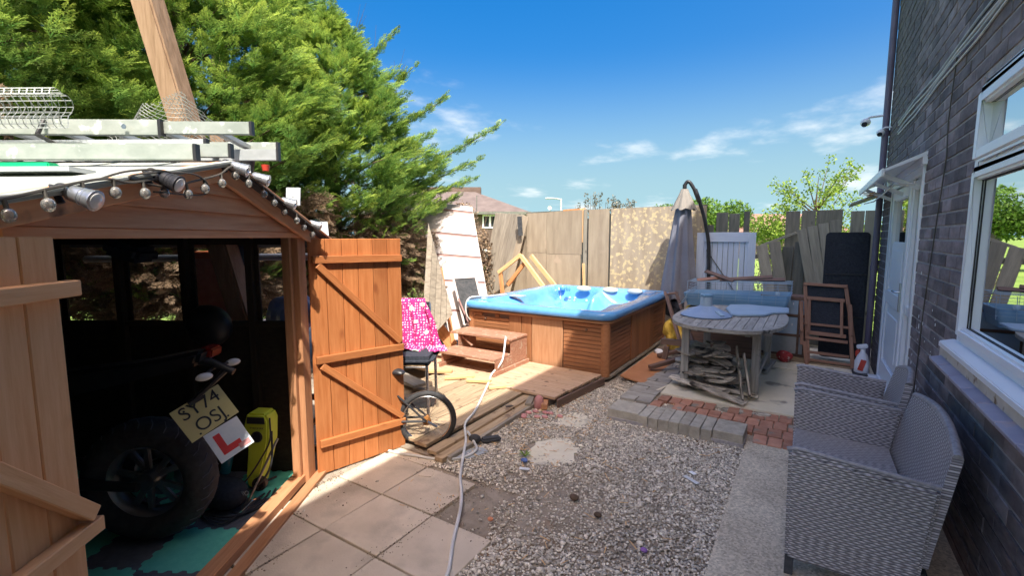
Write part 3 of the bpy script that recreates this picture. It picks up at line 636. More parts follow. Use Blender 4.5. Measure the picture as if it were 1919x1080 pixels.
# ================= SHED =================
shed = thing('garden_shed', SP(.7, -1, 0), 'brown timber shed with open double doorway and ladders lying on its roof', 'shed')
U0, U1, N1 = -.14, 1.66, -2.35; ZD = 1.595
SX = SN; 
def beam(name, a, b, wd, t, mat, up=(0, 0, 1), par=None): return plank(name, par or shed, SP(*a), SP(*b), wd, t, mat, up)
# corner posts and door frame
beam('post', (-.085, -.01, .0), (-.085, -.01, 1.62), .10, .05, 'frame_wood', SN)
beam('post', (U1-.03, -.03, 0), (U1-.03, -.03, 1.62), .10, .045, 'frame_wood', SN)
beam('post', (1.57, -.02, 0), (1.57, -.02, 1.6), .05, .045, 'frame_wood', SN)
beam('door_post', (-.015, -.045, 0.02), (-.015, -.045, 1.6), .035, .05, 'frame_wood', SN)
beam('threshold', (-.10, -.05, .045), (1.6, -.05, .045), .085, .05, 'frame_wood')
beam('threshold_board', (-.16, .045, .022), (1.55, .055, .022), .065, .03, 'frame_wood')
beam('lintel', (-.13, .012, 1.612), (1.62, .012, 1.612), .035, .028, 'brown_wood', SN)
# gable of overlapping boards
AP = .72; AZ = 1.895
SL, SR = .245, .33
def roofz(u): return AZ-(SL if u > AP else SR)*abs(u-AP)
zb = 1.63
for i in range(4):
    z0 = zb+i*.078; z1 = z0+.082
    ul = AP-(AZ-z0-.02)/SR; ur = AP+(AZ-z0-.02)/SL; ul2 = AP-max(0, (AZ-z1-.02))/SR; ur2 = AP+max(0, (AZ-z1-.02))/SL
    if z1 > AZ-.02: ul2 = ur2 = AP
    ul, ur, ul2, ur2 = max(ul, -.40), min(ur, 1.72), max(ul2, -.38), min(ur2, 1.70)
    f0 = .022+.010; f1 = .012
    poly = [SP(ul, f0, z0), SP(ur, f0, z0), SP(ur2, f1, min(z1, AZ-.02)), SP(ul2, f1, min(z1, AZ-.02))]
    c = (SP(ul, 0, z0)+SP(ur, 0, z0))/2; m = basis(c, SU, (0, 0, 1)); mi = m.inverted()
    mb = MB().prism([mi @ p for p in poly], mi.to_3x3() @ (-SN*.014)); o = mb.build('gable_board', 'brown_wood'); o.parent = shed; o.matrix_local = WM[shed.name].inverted() @ m; WM[o.name] = m
# barge boards and roof
for s, ue in ((-1, -.46), (1, 1.80)):
    beam('barge_board', (AP, .045, AZ-.005), (ue, .045, roofz(ue)-.005), .022, .085, 'brown_wood')
    a, b = (AP, ue)
    plank('roof_slope', shed, SP(a, -1.13, AZ+.026), SP(b, -1.13, roofz(b)+.026), 2.46, .016, 'roof_white' if s > 0 else 'felt')
    beam('roof_trim', (AP, .095, AZ+.036), (ue, .095, roofz(ue)+.036), .03, .012, 'roof_white' if s > 0 else 'brown_wood')
# side wall with the four windows (u = U0), seen from inside
def sbox(mb, u0, u1, n0, n1, z0, z1):
    p = [SP(u, n, z) for z in (z0, z1) for u, n in ((u0, n0), (u1, n0), (u1, n1), (u0, n1))]
    return mb.add(p, [(0, 3, 2, 1), (4, 5, 6, 7), (0, 1, 5, 4), (1, 2, 6, 5), (2, 3, 7, 6), (3, 0, 4, 7)])
panes = [(-.085, -.285), (-.37, -.70), (-.80, -1.13), (-1.22, -1.55)]
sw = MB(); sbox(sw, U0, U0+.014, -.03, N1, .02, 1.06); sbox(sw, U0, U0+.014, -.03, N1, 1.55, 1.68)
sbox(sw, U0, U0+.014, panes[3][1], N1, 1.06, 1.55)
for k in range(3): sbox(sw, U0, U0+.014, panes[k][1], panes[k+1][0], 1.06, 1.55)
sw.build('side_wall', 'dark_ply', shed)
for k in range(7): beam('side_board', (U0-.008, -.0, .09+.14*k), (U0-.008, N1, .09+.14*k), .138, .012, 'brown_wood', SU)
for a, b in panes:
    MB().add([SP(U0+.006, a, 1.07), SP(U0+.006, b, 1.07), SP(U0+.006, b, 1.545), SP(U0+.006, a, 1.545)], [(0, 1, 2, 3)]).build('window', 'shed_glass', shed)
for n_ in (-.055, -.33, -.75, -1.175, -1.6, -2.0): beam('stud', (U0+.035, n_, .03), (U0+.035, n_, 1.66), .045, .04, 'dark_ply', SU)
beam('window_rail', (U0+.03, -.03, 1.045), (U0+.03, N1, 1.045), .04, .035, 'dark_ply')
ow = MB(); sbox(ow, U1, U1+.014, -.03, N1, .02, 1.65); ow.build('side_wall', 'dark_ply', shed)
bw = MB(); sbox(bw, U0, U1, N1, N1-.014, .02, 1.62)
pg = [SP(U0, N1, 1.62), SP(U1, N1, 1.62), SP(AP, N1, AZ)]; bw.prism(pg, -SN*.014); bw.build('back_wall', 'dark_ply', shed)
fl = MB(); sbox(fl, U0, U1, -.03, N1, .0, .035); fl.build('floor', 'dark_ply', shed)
# right door, swung open
def shed_door(hinge, dirv, mirror, lean, wdt, h0, h1, mat, ratios):
    d = V(dirv).normalized(); nrm = V((d.y, -d.x, 0))*mirror      # faces the camera
    root = link('shed_door', None, None, shed, Matrix.Translation(V(hinge)))
    npl = 6; pw = wdt/npl
    for k in range(npl):
        a = V(hinge)+d*(pw*(k+.5)); plank('plank', root, a+V((0, 0, h0)), a+V((0, 0, h1)), pw-.004, .016, mat, nrm)
    return root, d, nrm
rd, d, nr = shed_door(SP(-.12, .035, 0), (.16, .67, 0), 1, 0, .665, .02, 1.585, 'orange_wood', None)
hx = SP(-.12, .035, 0)
def onrd(s, z, off=.022): return hx+d*s+nr*off+V((0, 0, z))
for z0, z1, s0 in ((1.455, 1.447, .02), (.80, .79, .02), (.235, .22, .02)):
    plank('ledge', rd, onrd(s0, z0), onrd(.655, z1), .05, .026, 'orange_wood', nr)
plank('brace', rd, onrd(.05, 1.42), onrd(.635, .83), .045, .024, 'orange_wood', nr)
plank('brace', rd, onrd(.05, .76), onrd(.635, .26), .045, .024, 'orange_wood', nr)
# left door, swung right round against the front of the shed
lh = SP(1.54, .075, 0); ld_ = (SU*.985+SN*.12).normalized()
ld, d2, nr2 = shed_door(lh, ld_, -1, 0, .66, .02, 1.60, 'tan_wood', None)
def onld(s, z, off=.022): return lh+d2*s+nr2*off+V((0, 0, z))
for z0, z1 in ((1.455, 1.455), (.74, .74), (.20, .2)): plank('ledge', ld, onld(-.02, z0, .03), onld(.655, z1, .03), .045, .04, 'tan_wood', nr2)
plank('brace', ld, onld(.0, .78, .03), onld(.63, 1.41, .03), .045, .04, 'tan_wood', nr2)
# ================= ON THE SHED ROOF =================
def stile(mb, u0, n0, z0, u1, n1, z1, wd=.025, h=.062):
    return mb.obox(SP(u0, n0, z0), SP(u1, n1, z1), wd, h)
def ladder(name, label, s1, s2, n_end, nr_, mat='alu', slide=None):
    t = thing(name, SP((s1[0]+s2[0])/2, -1, s1[2]), label, 'ladder', 'aluminium ladders on the shed roof')
    for (u, n_, z, dz) in (s1, s2):
        stile(MB(), u, n_, z, u+.02, n_-2.6, z+dz).build('stile', mat, t, bevel=.003)
        stile(MB(), u, n_, z, u, n_+.012, z, .028, .066).build('end_cap', 'black_plastic', t)
    for k in range(nr_):
        n_ = min(s1[1], s2[1])-.16-.27*k
        if n_ < -2.5: break
        f1 = (s1[1]-n_)/2.6; f2 = (s2[1]-n_)/2.6
        MB().obox(SP(s1[0], n_, s1[2]+s1[3]*f1), SP(s2[0], n_, s2[2]+s2[3]*f2), .035, .026).build('rung', 'alu_bright', t, bevel=.003)
    return t
la = ladder('ladder', 'scratched aluminium ladder lying lowest on the shed roof, black tipped end above the gable', (.90, .06, 1.94, .01), (.60, .02, 2.00, .02), 0, 9)
lb = ladder('ladder', 'narrow aluminium ladder section lying highest on the shed roof, reaching past the netting', (.45, .04, 2.135, .02), (.12, .0, 2.10, .02), 0, 9)
lc = ladder('ladder', 'pale aluminium ladder whose bare end sticks out furthest over the right roof slope', (.22, .05, 2.045, -.01), (.56, -.12, 2.03, -.01), 0, 9, 'alu_bright')
# sleeve of the sliding section on the upper ladder
MB().obox(SP(.47, -.40, 2.135), SP(.49, -2.5, 2.15), .03, .075).build('sleeve', 'alu', lb, bevel=.003)
MB().obox(SP(.47, -.385, 2.135), SP(.47, -.40, 2.135), .034, .078).build('sleeve_cap', 'black_plastic', lb)
hk = MB().tube([SP(.50, -.95, 2.17), SP(.54, -.95, 2.09), SP(.60, -.80, 2.03), SP(.64, -.62, 2.0)], .010, 8); hk.build('hook', 'black_plastic', lb)
MB().lathe(SP(.505, -.55, 2.135), [(.006, 0), (.012, 0), (.012, .004), (.006, .004)], 12, SU).build('rivet', 'chrome', lb)
# flat white board under the ladders and green strip
tag(MB().obox(SP(1.18, -.15, 1.83), SP(1.28, -1.7, 1.81), .11, .016).build('roof_board', 'alu_bright'), 'flat white board lying on the left slope of the shed roof beneath the ladders', 'board')
tag(MB().obox(SP(1.16, -.27, 1.85), SP(1.22, -1.5, 1.84), .045, .02).build('plastic_strip', 'green_plastic', bevel=.004), 'bright green plastic strip on the left slope of the shed roof', 'strip')
# loose cable loops along the gable
def cat_path(p, n=8):
    out = []; p = [V(q) for q in p]; p = [2*p[0]-p[1]]+p+[2*p[-1]-p[-2]]
    for i in range(1, len(p)-2):
        for k in range(n):
            t = k/n; a, b, c, d_ = p[i-1:i+3]
            out.append(.5*((2*b)+(c-a)*t+(2*a-5*b+4*c-d_)*t*t+(3*b-a-3*c+d_)*t**3))
    return out+[p[-2]]
tag(MB().tube(cat_path([SP(1.5, .10, 1.73), SP(1.3, .10, 1.81), SP(1.15, .13, 1.83), SP(1.08, .12, 1.79), SP(1.15, .12, 1.775), SP(1.30, .11, 1.79), SP(1.2, .12, 1.82), SP(1.0, .12, 1.84), SP(.92, .12, 1.80), SP(.96, .11, 1.765), SP(1.2, .11, 1.755)]), .0035, 6).build('loose_cable', 'cable'), 'thin dark cable looping along the left side of the shed gable', 'cable')
# string lights with round clear bulbs
sl_ = thing('string_lights', SP(.6, .1, 1.85), 'string of small round clear bulbs draped across the shed gable and down its right edge', 'string lights')
cp = cat_path([SP(1.80, .11, 1.66), SP(1.66, .115, 1.70), SP(1.55, .115, 1.735), SP(1.40, .115, 1.775), SP(1.30, .115, 1.775), SP(1.18, .115, 1.80), SP(1.10, .115, 1.79), SP(.98, .115, 1.82), SP(.84, .115, 1.86), SP(.72, .115, 1.91), SP(.5, .11, 1.85), SP(.3, .11, 1.78), SP(.1, .11, 1.71), SP(-.12, .11, 1.63)], 10)
MB().tube(cp, .0042, 6).build('cable', 'cable', sl_)
cum = 0; last = None; k = 0
for i in range(1, len(cp)):
    cum += (cp[i]-cp[i-1]).length
    if cum > .105:
        cum = 0; p = cp[i]; tl = V((random.uniform(-.006, .006), random.uniform(-.006, .006), 0))
        MB().tube([p, p+tl+V((0, 0, -.022))], .0055, 8).build('socket', 'cable', sl_)
        MB().ell(p+tl*1.6+V((0, 0, -.040)), (.0165, .0165, .019), 12, 8).build('bulb', 'bulb_glass', sl_, smooth=True)
# solar spotlights
def spot(u, n_, z, aim, mat, lab, s=1.):
    p = SP(u, n_, z); t = thing('spotlight', p, lab, 'spotlight', 'small solar spotlights fixed along the shed gable')
    a = V(aim).normalized(); q = p+a*.0
    MB().lathe(q, [(.020*s, -.055*s), (.030*s, -.045*s), (.034*s, 0), (.040*s, .045*s), (.043*s, .05*s), (.043*s, .056*s), (.035*s, .057*s)], 18, a).build('housing', mat, t, smooth=True)
    MB().lathe(q+a*.0575*s, [(.033*s, 0), (.032*s, .002), (.01, .006)], 16, a).build('lens', 'glass_bulb', t, smooth=True)
    for k in range(3): MB().lathe(q, [(.0325*s, .004+.012*k), (.037*s+.001*k, .006+.012*k), (.0335*s, .008+.012*k)], 18, a, caps=False).build('fin', mat, t)
    MB().tube([q-a*.03, q-a*.05-SN*.03+V((0, 0, .01)), p-SN*.06+V((0, 0, -.02))], .010, 8).build('bracket', 'black_plastic', t, smooth=True)
    MB().ell(q-a*.055, (.026*s, .026*s, .026*s), 12, 8).build('joint', 'black_plastic', t, smooth=True)
ax = SN*.55+V((0, 0, -.42))
spot(1.50, .135, 1.715, ax+V((.55, .45, 0))*.9, 'silver_plastic', 'largest looking silver spotlight, furthest left on the shed gable', .72)
spot(1.16, .13, 1.80, ax+V((.45, .4, 0))*.7, 'black_plastic', 'black spotlight under the ladder ends at the middle of the shed gable', .78)
spot(.72, .13, 1.905, ax+V((.35, .6, 0)), 'silver_plastic', 'silver spotlight at the peak of the shed gable', .68)
spot(.55, .13, 1.88, ax+V((.35, .6, 0)), 'silver_plastic', 'silver spotlight just right of the gable peak', .68)
spot(.27, .12, 1.785, ax+V((.35, .6, 0)), 'silver_plastic', 'silver spotlight halfway down the right edge of the shed roof, under the small grey panel', .68)
spot(-.05, .12, 1.675, ax+V((.35, .6, 0)), 'silver_plastic', 'lowest silver spotlight at the right eave of the shed', .64)
# little solar panels
def solar(c, tilt, lab):
    m = Matrix.Translation(c) @ Matrix.Rotation(tilt[2], 4, 'Z') @ Matrix.Rotation(tilt[0], 4, 'X')
    t = tag(link('solar_panel', None, None, None, Matrix.Translation(c)), lab, 'solar panel', 'solar panels behind the shed roof edge')
    o = link('panel', plank_mesh(.085, .12, .010, 'grey_pale'), None, t, m)
    a = V(c); MB().tube([a, a+V((0, 0, -.12))], .007, 6).build('stem', 'black_plastic', t)
solar(SP(-.25, -.10, 1.86), (R(78), 0, R(38)), 'upright pale grey solar panel standing at the right roof edge')
solar(SP(-.72, -.12, 1.66), (R(62), 0, R(60)), 'tilted pale solar panel just above the open shed door')
# wire netting: a roll and a draped sheet
def netting(mb, fn, nu, nv, r=.0016):
    for i in range(nu+1):
        mb.tube([fn(i/nu, j/nv) for j in range(nv+1)], r, 3, False)
    for j in range(nv+1):
        mb.tube([fn(i/nu, j/nv) for i in range(nu+1)], r, 3, False)
t = thing('wire_netting_roll', SP(.75, -1.0, 2.15), 'loose roll of galvanised wire netting lying on the left of the shed roof', 'wire netting')
def roll(a, b):
    th = a*2*math.pi; rr = .075+.015*math.sin(3*th); return SP(.72, -.64-b*1.3, 2.17)+V((0, 0, 1))*rr*math.sin(th)+SU*rr*1.25*math.cos(th)+SN*.05*math.cos(th)
mb = MB(); netting(mb, roll, 20, 40, .0018); mb.build('mesh', 'wire', t)
t = thing('wire_netting_sheet', SP(-.1, -.8, 2.3), 'crumpled sheet of wire netting draped against the leaning timber post', 'wire netting')
def sheet(a, b, off=0):
    # corner points: wide base, peak at the right
    top = SP(-.12, -.70, 2.50).lerp(SP(-.10, -1.10, 2.28), a); bot = SP(-.05, -.42, 2.06).lerp(SP(.05, -1.25, 2.05), a)
    p = bot.lerp(top, b); return p+SU*(.05*math.sin(a*9+b*4)+off)+V((0, 0, .02*math.sin(a*14)))
mb = MB()
for q in range(44):      # diagonal wires
    c = -1+2*q/43*1.5-.25
    for s in (1, -1):
        pts = []
        for k in range(25):
            b = k/24; a = (c+b if s > 0 else 1-(c+b))
            if 0 <= a <= 1: pts.append(sheet(a, b))
        if len(pts) > 2: mb.tube(pts, .0017, 3, False)
mb.build('mesh', 'wire', t)
mb = MB()
for q in range(16):
    for s in (1, -1):
        pts = []
        for k in range(14):
            b = k/13; a = (-.8+q*.13+b if s > 0 else 1.8-q*.13-b)
            if 0 <= a <= 1: pts.append(SP(-.14, -.72, 2.50).lerp(SP(-.25, -.35, 2.12), b)+SN*(-.14*a)+V((0, 0, -.06*a)))
        if len(pts) > 2: mb.tube(pts, .0016, 3, False)
mb.build('mesh', 'wire', t)
# block of wood and clutter behind the netting
tag(MB().obox(SP(-.34, -.60, 2.14), SP(-.34, -.60, 2.34), .12, .09, SN).build('timber_block', 'post_wood', bevel=.004), 'short square timber block end standing behind the wire netting', 'block')
pt = thing('plant_pot', SP(-.30, -.42, 2.03), 'small dark flower pot between the ladder ends on the roof', 'flower pot')
MB().lathe(SP(-.30, -.42, 2.02), [(.035, 0), (.05, .08), (.055, .08), (.055, .10)], 14).build('pot', 'black_plastic', pt, smooth=True)
MB().lathe(SP(-.36, -.33, 2.04), [(.02, 0), (.028, .04)], 12).build('cup', 'red_plastic', pt, smooth=True)
# leaning timber post (telegraph style) behind the shed
tp = thing('timber_post', (-3.9, 2.3, 0), 'thick weathered square timber post leaning left behind the shed', 'post')
PA, PB = V((-3.10, 1.87, .0)), V((-3.87, 1.27, 4.3))
MB().obox(PA, PB, .155, .13, SN).build('shaft', 'post_wood', tp, bevel=.012)

# ================= INSIDE THE SHED =================
fm = thing('foam_mat', SP(.7, -.6, .04), 'green and charcoal jigsaw foam mats covering the shed floor', 'floor mat')
T = .31
def mat_tile(u0, n0, green):
    pts = []; K = 9
    def edge(a, b, out):
        for k in range(K):
            f0 = k/K; w_ = .016 if k % 2 else -.0
            for f, ww in ((f0+.18/K, w_), (f0+.82/K, w_)):
                pts.append(((a[0]+(b[0]-a[0])*f+out[0]*ww), (a[1]+(b[1]-a[1])*f+out[1]*ww)))
    c = [(u0, n0), (u0+T, n0), (u0+T, n0-T), (u0, n0-T)]
    edge(c[0], c[1], (0, 1)); edge(c[1], c[2], (1, 0)); edge(c[2], c[3], (0, -1)); edge(c[3], c[0], (-1, 0))
    if not green: pts = c
    z = .036 if not green else .0375
    MB().prism([SP(p[0], p[1], z) for p in pts], (0, 0, .010)).build('mat_tile', 'foam_green' if green else 'foam_dark', fm)
for i in range(5):
    for j in range(5): mat_tile(U0+.03+i*T, -.10-j*T, (i+j) % 2 == 0)
# motorcycle, rear wheel towards the door
mo = thing('motorbike', (-2.77, .97, .05), 'black motorbike parked in the dark shed, rear wheel and learner plate to the door', 'motorbike')
E = V((-.80, -.60, 0)).normalized(); LT = V((-E.y, E.x, 0)); Cw = V((-2.80, .95, .365)); FW = Cw+E*1.36
def tyre(c, wd):
    t = MB(); t.torus(c, .245, .072, LT, 56, 14, wd); o = t.build('wheel', 'black_rubber', mo, smooth=True)
    # tread grooves
    g = MB()
    for k in range(30):
        a = 2*math.pi*k/30
        for s in (-1, 1):
            def tp_(b, da): aa = a+da; dd = E*math.cos(aa)+V((0, 0, 1))*math.sin(aa); return c+dd*(.245+.0725*math.cos(b))+LT*.0725*wd*math.sin(b)
            g.tube([tp_(s*.15, 0), tp_(s*.5, .09), tp_(s*.85, .12)], .003, 4)
    stuff(g.build('tread', 'foam_dark', o))
    r = MB(); r.torus(c+LT*.0, .185, .020, LT, 44, 8, 2.6); r.build('rim', 'alloy', o, smooth=True)
    r = MB(); r.lathe(c-LT*.055, [(.045, 0), (.05, .02), (.05, .09), (.045, .11)], 18, LT); r.build('hub', 'alloy', o, smooth=True)
    for k in range(5):
        for s in (-.22, .22):
            a = 2*math.pi*k/5+s*.6; b = 2*math.pi*k/5+s*1.1
            d0 = E*math.cos(a)+V((0, 0, 1))*math.sin(a); d1 = E*math.cos(b)+V((0, 0, 1))*math.sin(b)
            MB().obox(c+d0*.04, c+d1*.175, .030, .022, LT).build('spoke', 'alloy', o, bevel=.004)
    MB().lathe(c-LT*.062, [(.075, 0), (.125, 0), (.125, .004), (.075, .004)], 28, LT, False).build('brake_disc', 'chrome', o)
    return o
tyre(Cw, 1.35); tyre(FW, .9)
def mp_(f, u, l=0): return Cw+E*f+V((0, 0, 1))*u+LT*l
for s in (-1, 1): MB().tube([mp_(0, 0, .10*s), mp_(.30, .03, .10*s), mp_(.48, .05, .09*s)], [.022, .030, .035], 10).build('swing_arm', 'black_plastic', mo, smooth=True)
MB().ell(mp_(.68, .05), (.24, .24, .20), 20, 12).build('engine', 'alloy', mo, smooth=True)
MB().prism([mp_(.42, .22, -.09), mp_(.9, .16, -.09), mp_(1.1, .42, -.09), mp_(.62, .5, -.09)], LT*.18).build('body', 'black_plastic', mo, bevel=.03, smooth=True)
MB().prism([mp_(-.30, .60, -.05), mp_(.45, .42, -.07), mp_(.5, .56, -.07), mp_(-.02, .62, -.06), mp_(-.33, .68, -.05)], LT*.13).build('seat', 'black_plastic', mo, bevel=.02, smooth=True)
MB().ell(mp_(.72, .58), (.24, .17, .13), 20, 12).build('fuel_tank', 'black_plastic', mo, smooth=True)
MB().tube([mp_(1.36, 0, .09), mp_(1.08, .62, .09)], .025, 10).tube([mp_(1.36, 0, -.09), mp_(1.08, .62, -.09)], .025, 10).build('fork', 'chrome', mo, smooth=True)
MB().tube([mp_(.92, .68, -.36), mp_(1.04, .70, -.12), mp_(1.04, .70, .12), mp_(.92, .68, .36)], .014, 8).build('handlebar', 'black_plastic', mo, smooth=True)
MB().tube([mp_(.45, -.05, -.16), mp_(.1, .06, -.17), mp_(-.12, .15, -.17)], [.03, .045, .05], 12).build('exhaust', 'alloy', mo, smooth=True)
MB().obox(mp_(-.28, .655, -.045), mp_(-.34, .645, -.045)+LT*.0, .10, .05).build('tail_light', 'lamp_red', mo, bevel=.008)
MB().tube([mp_(-.25, .62), mp_(-.34, .60), mp_(-.44, .55)], [.03, .02, .018], 8).build('plate_arm', 'black_plastic', mo, smooth=True)
for s in (-1, 1):
    MB().tube([mp_(-.34, .57), mp_(-.36, .57, .10*s)], .008, 6).build('stalk', 'black_plastic', mo)
    MB().ell(mp_(-.37, .565, .135*s), (.022, .040, .020), 12, 8).build('indicator', 'glass_bulb', mo, smooth=True)
pc = V((-2.52, 1.10, .72)); TX = V((.16, .95, .10)).normalized(); PU = V((-.40, -.02, .86)); pm = basis(pc, TX, PU) @ Matrix.Rotation(R(17), 4, 'Z')
MB().tube([mp_(-.40, .56), pm @ V((0, .085, .012))], [.016, .012], 8).obox(pm @ V((-.035, .08, .008)), pm @ V((.035, .08, .008)), .03, .02).build('plate_bracket', 'black_plastic', mo)
pl = link('number_plate', plank_mesh(.245, .18, .004, 'plate_yellow', True), None, mo, pm)
text('lettering', 'SY74\nOSJ', .092, 'plate_black', pl, pm @ Matrix.Translation((0, .002, .003)))
lm = pm @ Matrix.Translation((.012, -.178, -.004)) @ Matrix.Rotation(-.05, 4, 'Z')
lp = link('learner_plate', plank_mesh(.172, .165, .004, 'plate_white', True), None, mo, lm)
lg = MB()
def lq(x, y): return lm @ V((x, y, .0022))
lg.prism([lq(-.055, .055), lq(-.022, .055), lq(-.022, -.022), (lq(.040, -.022)), lq(.040, -.055), lq(-.055, -.055)], lm.to_3x3() @ V((0, 0, .001))); lg.build('learner_letter', 'plate_red', lp)
MB().prism([lq(.02, -.045), lq(.075, -.045), lq(.075, -.07), lq(.02, -.07)], lm.to_3x3() @ V((0, 0, .003))).build('sticker', 'pink_rag', lp)
for x, y in ((-.07, .06), (.07, .06), (-.07, -.075), (.07, -.075)): MB().lathe(pm @ V((x, y, .003)), [(.005, 0), (.005, .003)], 8, pm.to_3x3() @ V((0, 0, 1))).build('screw', 'plate_black', pl)
# pressure washer leaning on the wall
pw = thing('pressure_washer', SP(.10, -.22, .05), 'lime yellow pressure washer with black hose and cable leaning inside the shed door', 'pressure washer')
wb = basis(SP(.12, -.19, .33), V((.85, .50, -.02)), V((.06, .10, 1))+V((.16, .05, 0)))
def wq(x, y, z=0): return wb @ V((x, y, z))
prof = [(-.055, .225), (.055, .225), (.075, .18), (.070, .05), (.050, -.05), (.025, -.15), (.005, -.235), (-.06, -.235), (-.07, -.17), (-.055, 0), (-.075, .15)]
MB().prism([wq(x, y, -.06) for x, y in prof], wb.to_3x3() @ V((0, 0, .12))).build('casing', 'washer_yellow', pw, bevel=.012, smooth=True)
MB().prism([wq(x, y, .061) for x, y in ((-.05, .205), (.052, .205), (.056, .165), (-.052, .165))], wb.to_3x3() @ V((0, 0, .003))).build('grille', 'black_plastic', pw)
MB().lathe(wq(.006, .085, .058), [(.034, 0), (.034, .006), (.026, .010), (.026, .004), (.0, .004)], 22, wb.to_3x3() @ V((0, 0, 1))).build('dial', 'black_plastic', pw, smooth=True)
MB().lathe(wq(.02, -.20, .05), [(.040, 0), (.042, .03), (.03, .035), (.03, .01)], 20, wb.to_3x3() @ V((0, 0, 1))).build('wheel', 'black_plastic', pw, smooth=True)
text('brand_lettering', 'TYROMAK', .018, 'plate_black', pw, basis(wq(.006, .137, .0615), wb.to_3x3() @ V((1, 0, 0)), wb.to_3x3() @ V((0, 1, 0))))
MB().tube(cat_path([wq(.08, .20, .05), wq(.10, .08, .09), wq(.04, -.04, .09), wq(-.03, -.15, .10), wq(-.08, -.2, .09)]), .005, 6).build('hose', 'black_rubber', pw)
MB().tube(cat_path([wq(.09, .12, .05), wq(.12, -.05, .12), wq(.05, -.17, .15), wq(-.1, -.22, .16), wq(-.16, -.25, .13)]), .006, 6).build('cable', 'black_rubber', pw)
MB().tube([wq(.13, .08, .06), wq(.02, -.24, .18), wq(-.02, -.29, .20)], .007, 8).build('lance', 'alloy', pw)
bt = thing('bottle', SP(.16, -.36, .3), 'translucent teal bottle tilted beside the pressure washer', 'bottle')
MB().lathe(SP(.16, -.38, .27), [(.018, -.10), (.030, -.09), (.030, .02), (.024, .03), (.024, .07), (.034, .08), (.034, .12)], 14, (.25, .1, 1)).build('body', 'blue_bottle', bt, smooth=True)
MB().lathe(SP(.16, -.38, .27)+V((.02, .01, .05)), [(.032, 0), (.033, .01), (.032, .012)], 14, (.25, .1, 1)).build('band', 'lid_blue', bt, smooth=True)
tb = thing('tool_bag', SP(.32, -.28, .05), 'black tool bag slumped on the mats between the wheel and pressure washer', 'bag')
MB().ell(SP(.28, -.33, .12), (.15, .11, .085), 18, 10).build('body', 'black_fabric', tb, smooth=True)
text('lettering', 'OMPRO', .034, 'grey_pale', tb, basis(SP(.33, -.22, .145), (.82, .5, .06), (-.3, .2, .9)))
MB().tube(cat_path([SP(.40, -.22, .07), SP(.42, -.16, .09), SP(.38, -.12, .13), SP(.34, -.12, .12)]), .005, 6).build('clip', 'chrome', tb)
hs_ = MB()
for k in range(3): hs_.tube(cat_path([SP(.12+.03*k, -.12-.02*k, .06), SP(.28, -.10-.03*k, .055+.01*k), SP(.42+.03*k, -.22, .06), SP(.36, -.42, .065), SP(.2, -.3, .07), SP(.05, -.15, .1)]), .006, 6)
tag(hs_.build('coiled_cable', 'black_rubber'), 'black cable coiled on the shed floor around the tool bag', 'cable')
# things just outside the shed windows
op = thing('orange_cabinet', SP(-.55, -.85, .6), 'faded orange board cabinet seen through the shed window', 'cabinet')
MB().obox(SP(-.62, -.98, 1.02), SP(-.62, -.66, 1.02), .30, .95).build('carcass', 'orange_panel', op, bevel=.01)
MB().obox(SP(-.46, -.95, 1.02), SP(-.46, -.70, 1.02), .012, .85).build('front_panel', 'pink_rag', op)
tag(MB().obox(SP(-.40, -.62, .0), SP(-.52, -.55, 1.75), .16, .05, SN).build('leaning_board', 'blue_bag'), 'blue grey board leaning outside the shed window', 'board')
tag(MB().tube([SP(-.5, -.10, 1.46), SP(-.5, -1.75, 1.44)], .025, 10).build('pipe', 'grey_pale', smooth=True), 'grey pipe running level outside the shed windows', 'pipe')
tag(MB().ell(SP(-.02, -.56, 1.05), (.19, .11, .13), 18, 10).build('rubble_sack', 'black_plastic', smooth=True), 'black sack bulging against the second shed window', 'sack')
def crumple(c, r, seed, mat, name, amp=.35):
    mb = MB(); mb.ell(c, r, 26, 16); cc = V(c)
    mb.v = [tuple(cc+(V(p)-cc)*(1+amp*noise.noise((V(p)-cc)*9+V((seed, 0, 0))))) for p in mb.v]; return mb.build(name, mat)
tag(crumple(SP(-.32, -.18, 1.08), (.20, .14, .13), 3, 'blue_bag', 'plastic_bag'), 'crumpled blue plastic bag outside the shed window nearest the door', 'bag')
tag(MB().obox(SP(U0+.12, -.9, 1.48), SP(U0+.12, -1.12, 1.55), .20, .10).build('hanging_bag', 'black_fabric', bevel=.03, smooth=True), 'dark bag hung high in the shed in front of the window', 'bag')
# ================= DECKS =================
dk = structure(MB().box((-3.45, 2.42, -.02), (-2.16, 3.86, .025)).build('lower_deck', 'soil'))
x = -3.44
k = 0
while x < -2.30:
    wd = .128; y0 = 2.44+random.uniform(-.02, .02)+(0 if x > -3 else .35); y1 = 3.90+random.uniform(-.10, .06)
    plank('deck_board', dk, (x+wd/2, y0, .075+random.uniform(-.004, .004)), (x+wd/2+random.uniform(-.008, .008), y1, .075), wd-.008, .028, 'deck_wood'); x += wd; k += 1
plank('deck_board', dk, (-2.215, 2.42, .055), (-2.235, 3.92, .055), .09, .03, 'deck_wood')
plank('edge_board', dk, (-2.135, 2.40, .030), (-2.165, 3.90, .030), .075, .035, 'deck_wood')
plank('edge_board', dk, (-2.085, 2.45, .010), (-2.115, 3.85, .010), .03, .07, 'grey_wood')
up = thing('deck_platform', (-3.0, 4.3, 0), 'raised brown decking platform in front of the hot tub, half in shadow', 'decking')
for k in range(7):
    y = 3.855+.134*k; x1 = -1.93+random.uniform(-.004, .004)+.015*k
    plank('deck_board', up, (-4.25, y+.09*(1-(-4.25+4.25)), .098), (x1, y, .098), .126, .026, 'deck_brown')
for k in range(4): plank('joist', up, (-4.0+.66*k, 3.82, .045), (-4.0+.66*k, 4.72, .045), .05, .08, 'grey_wood')
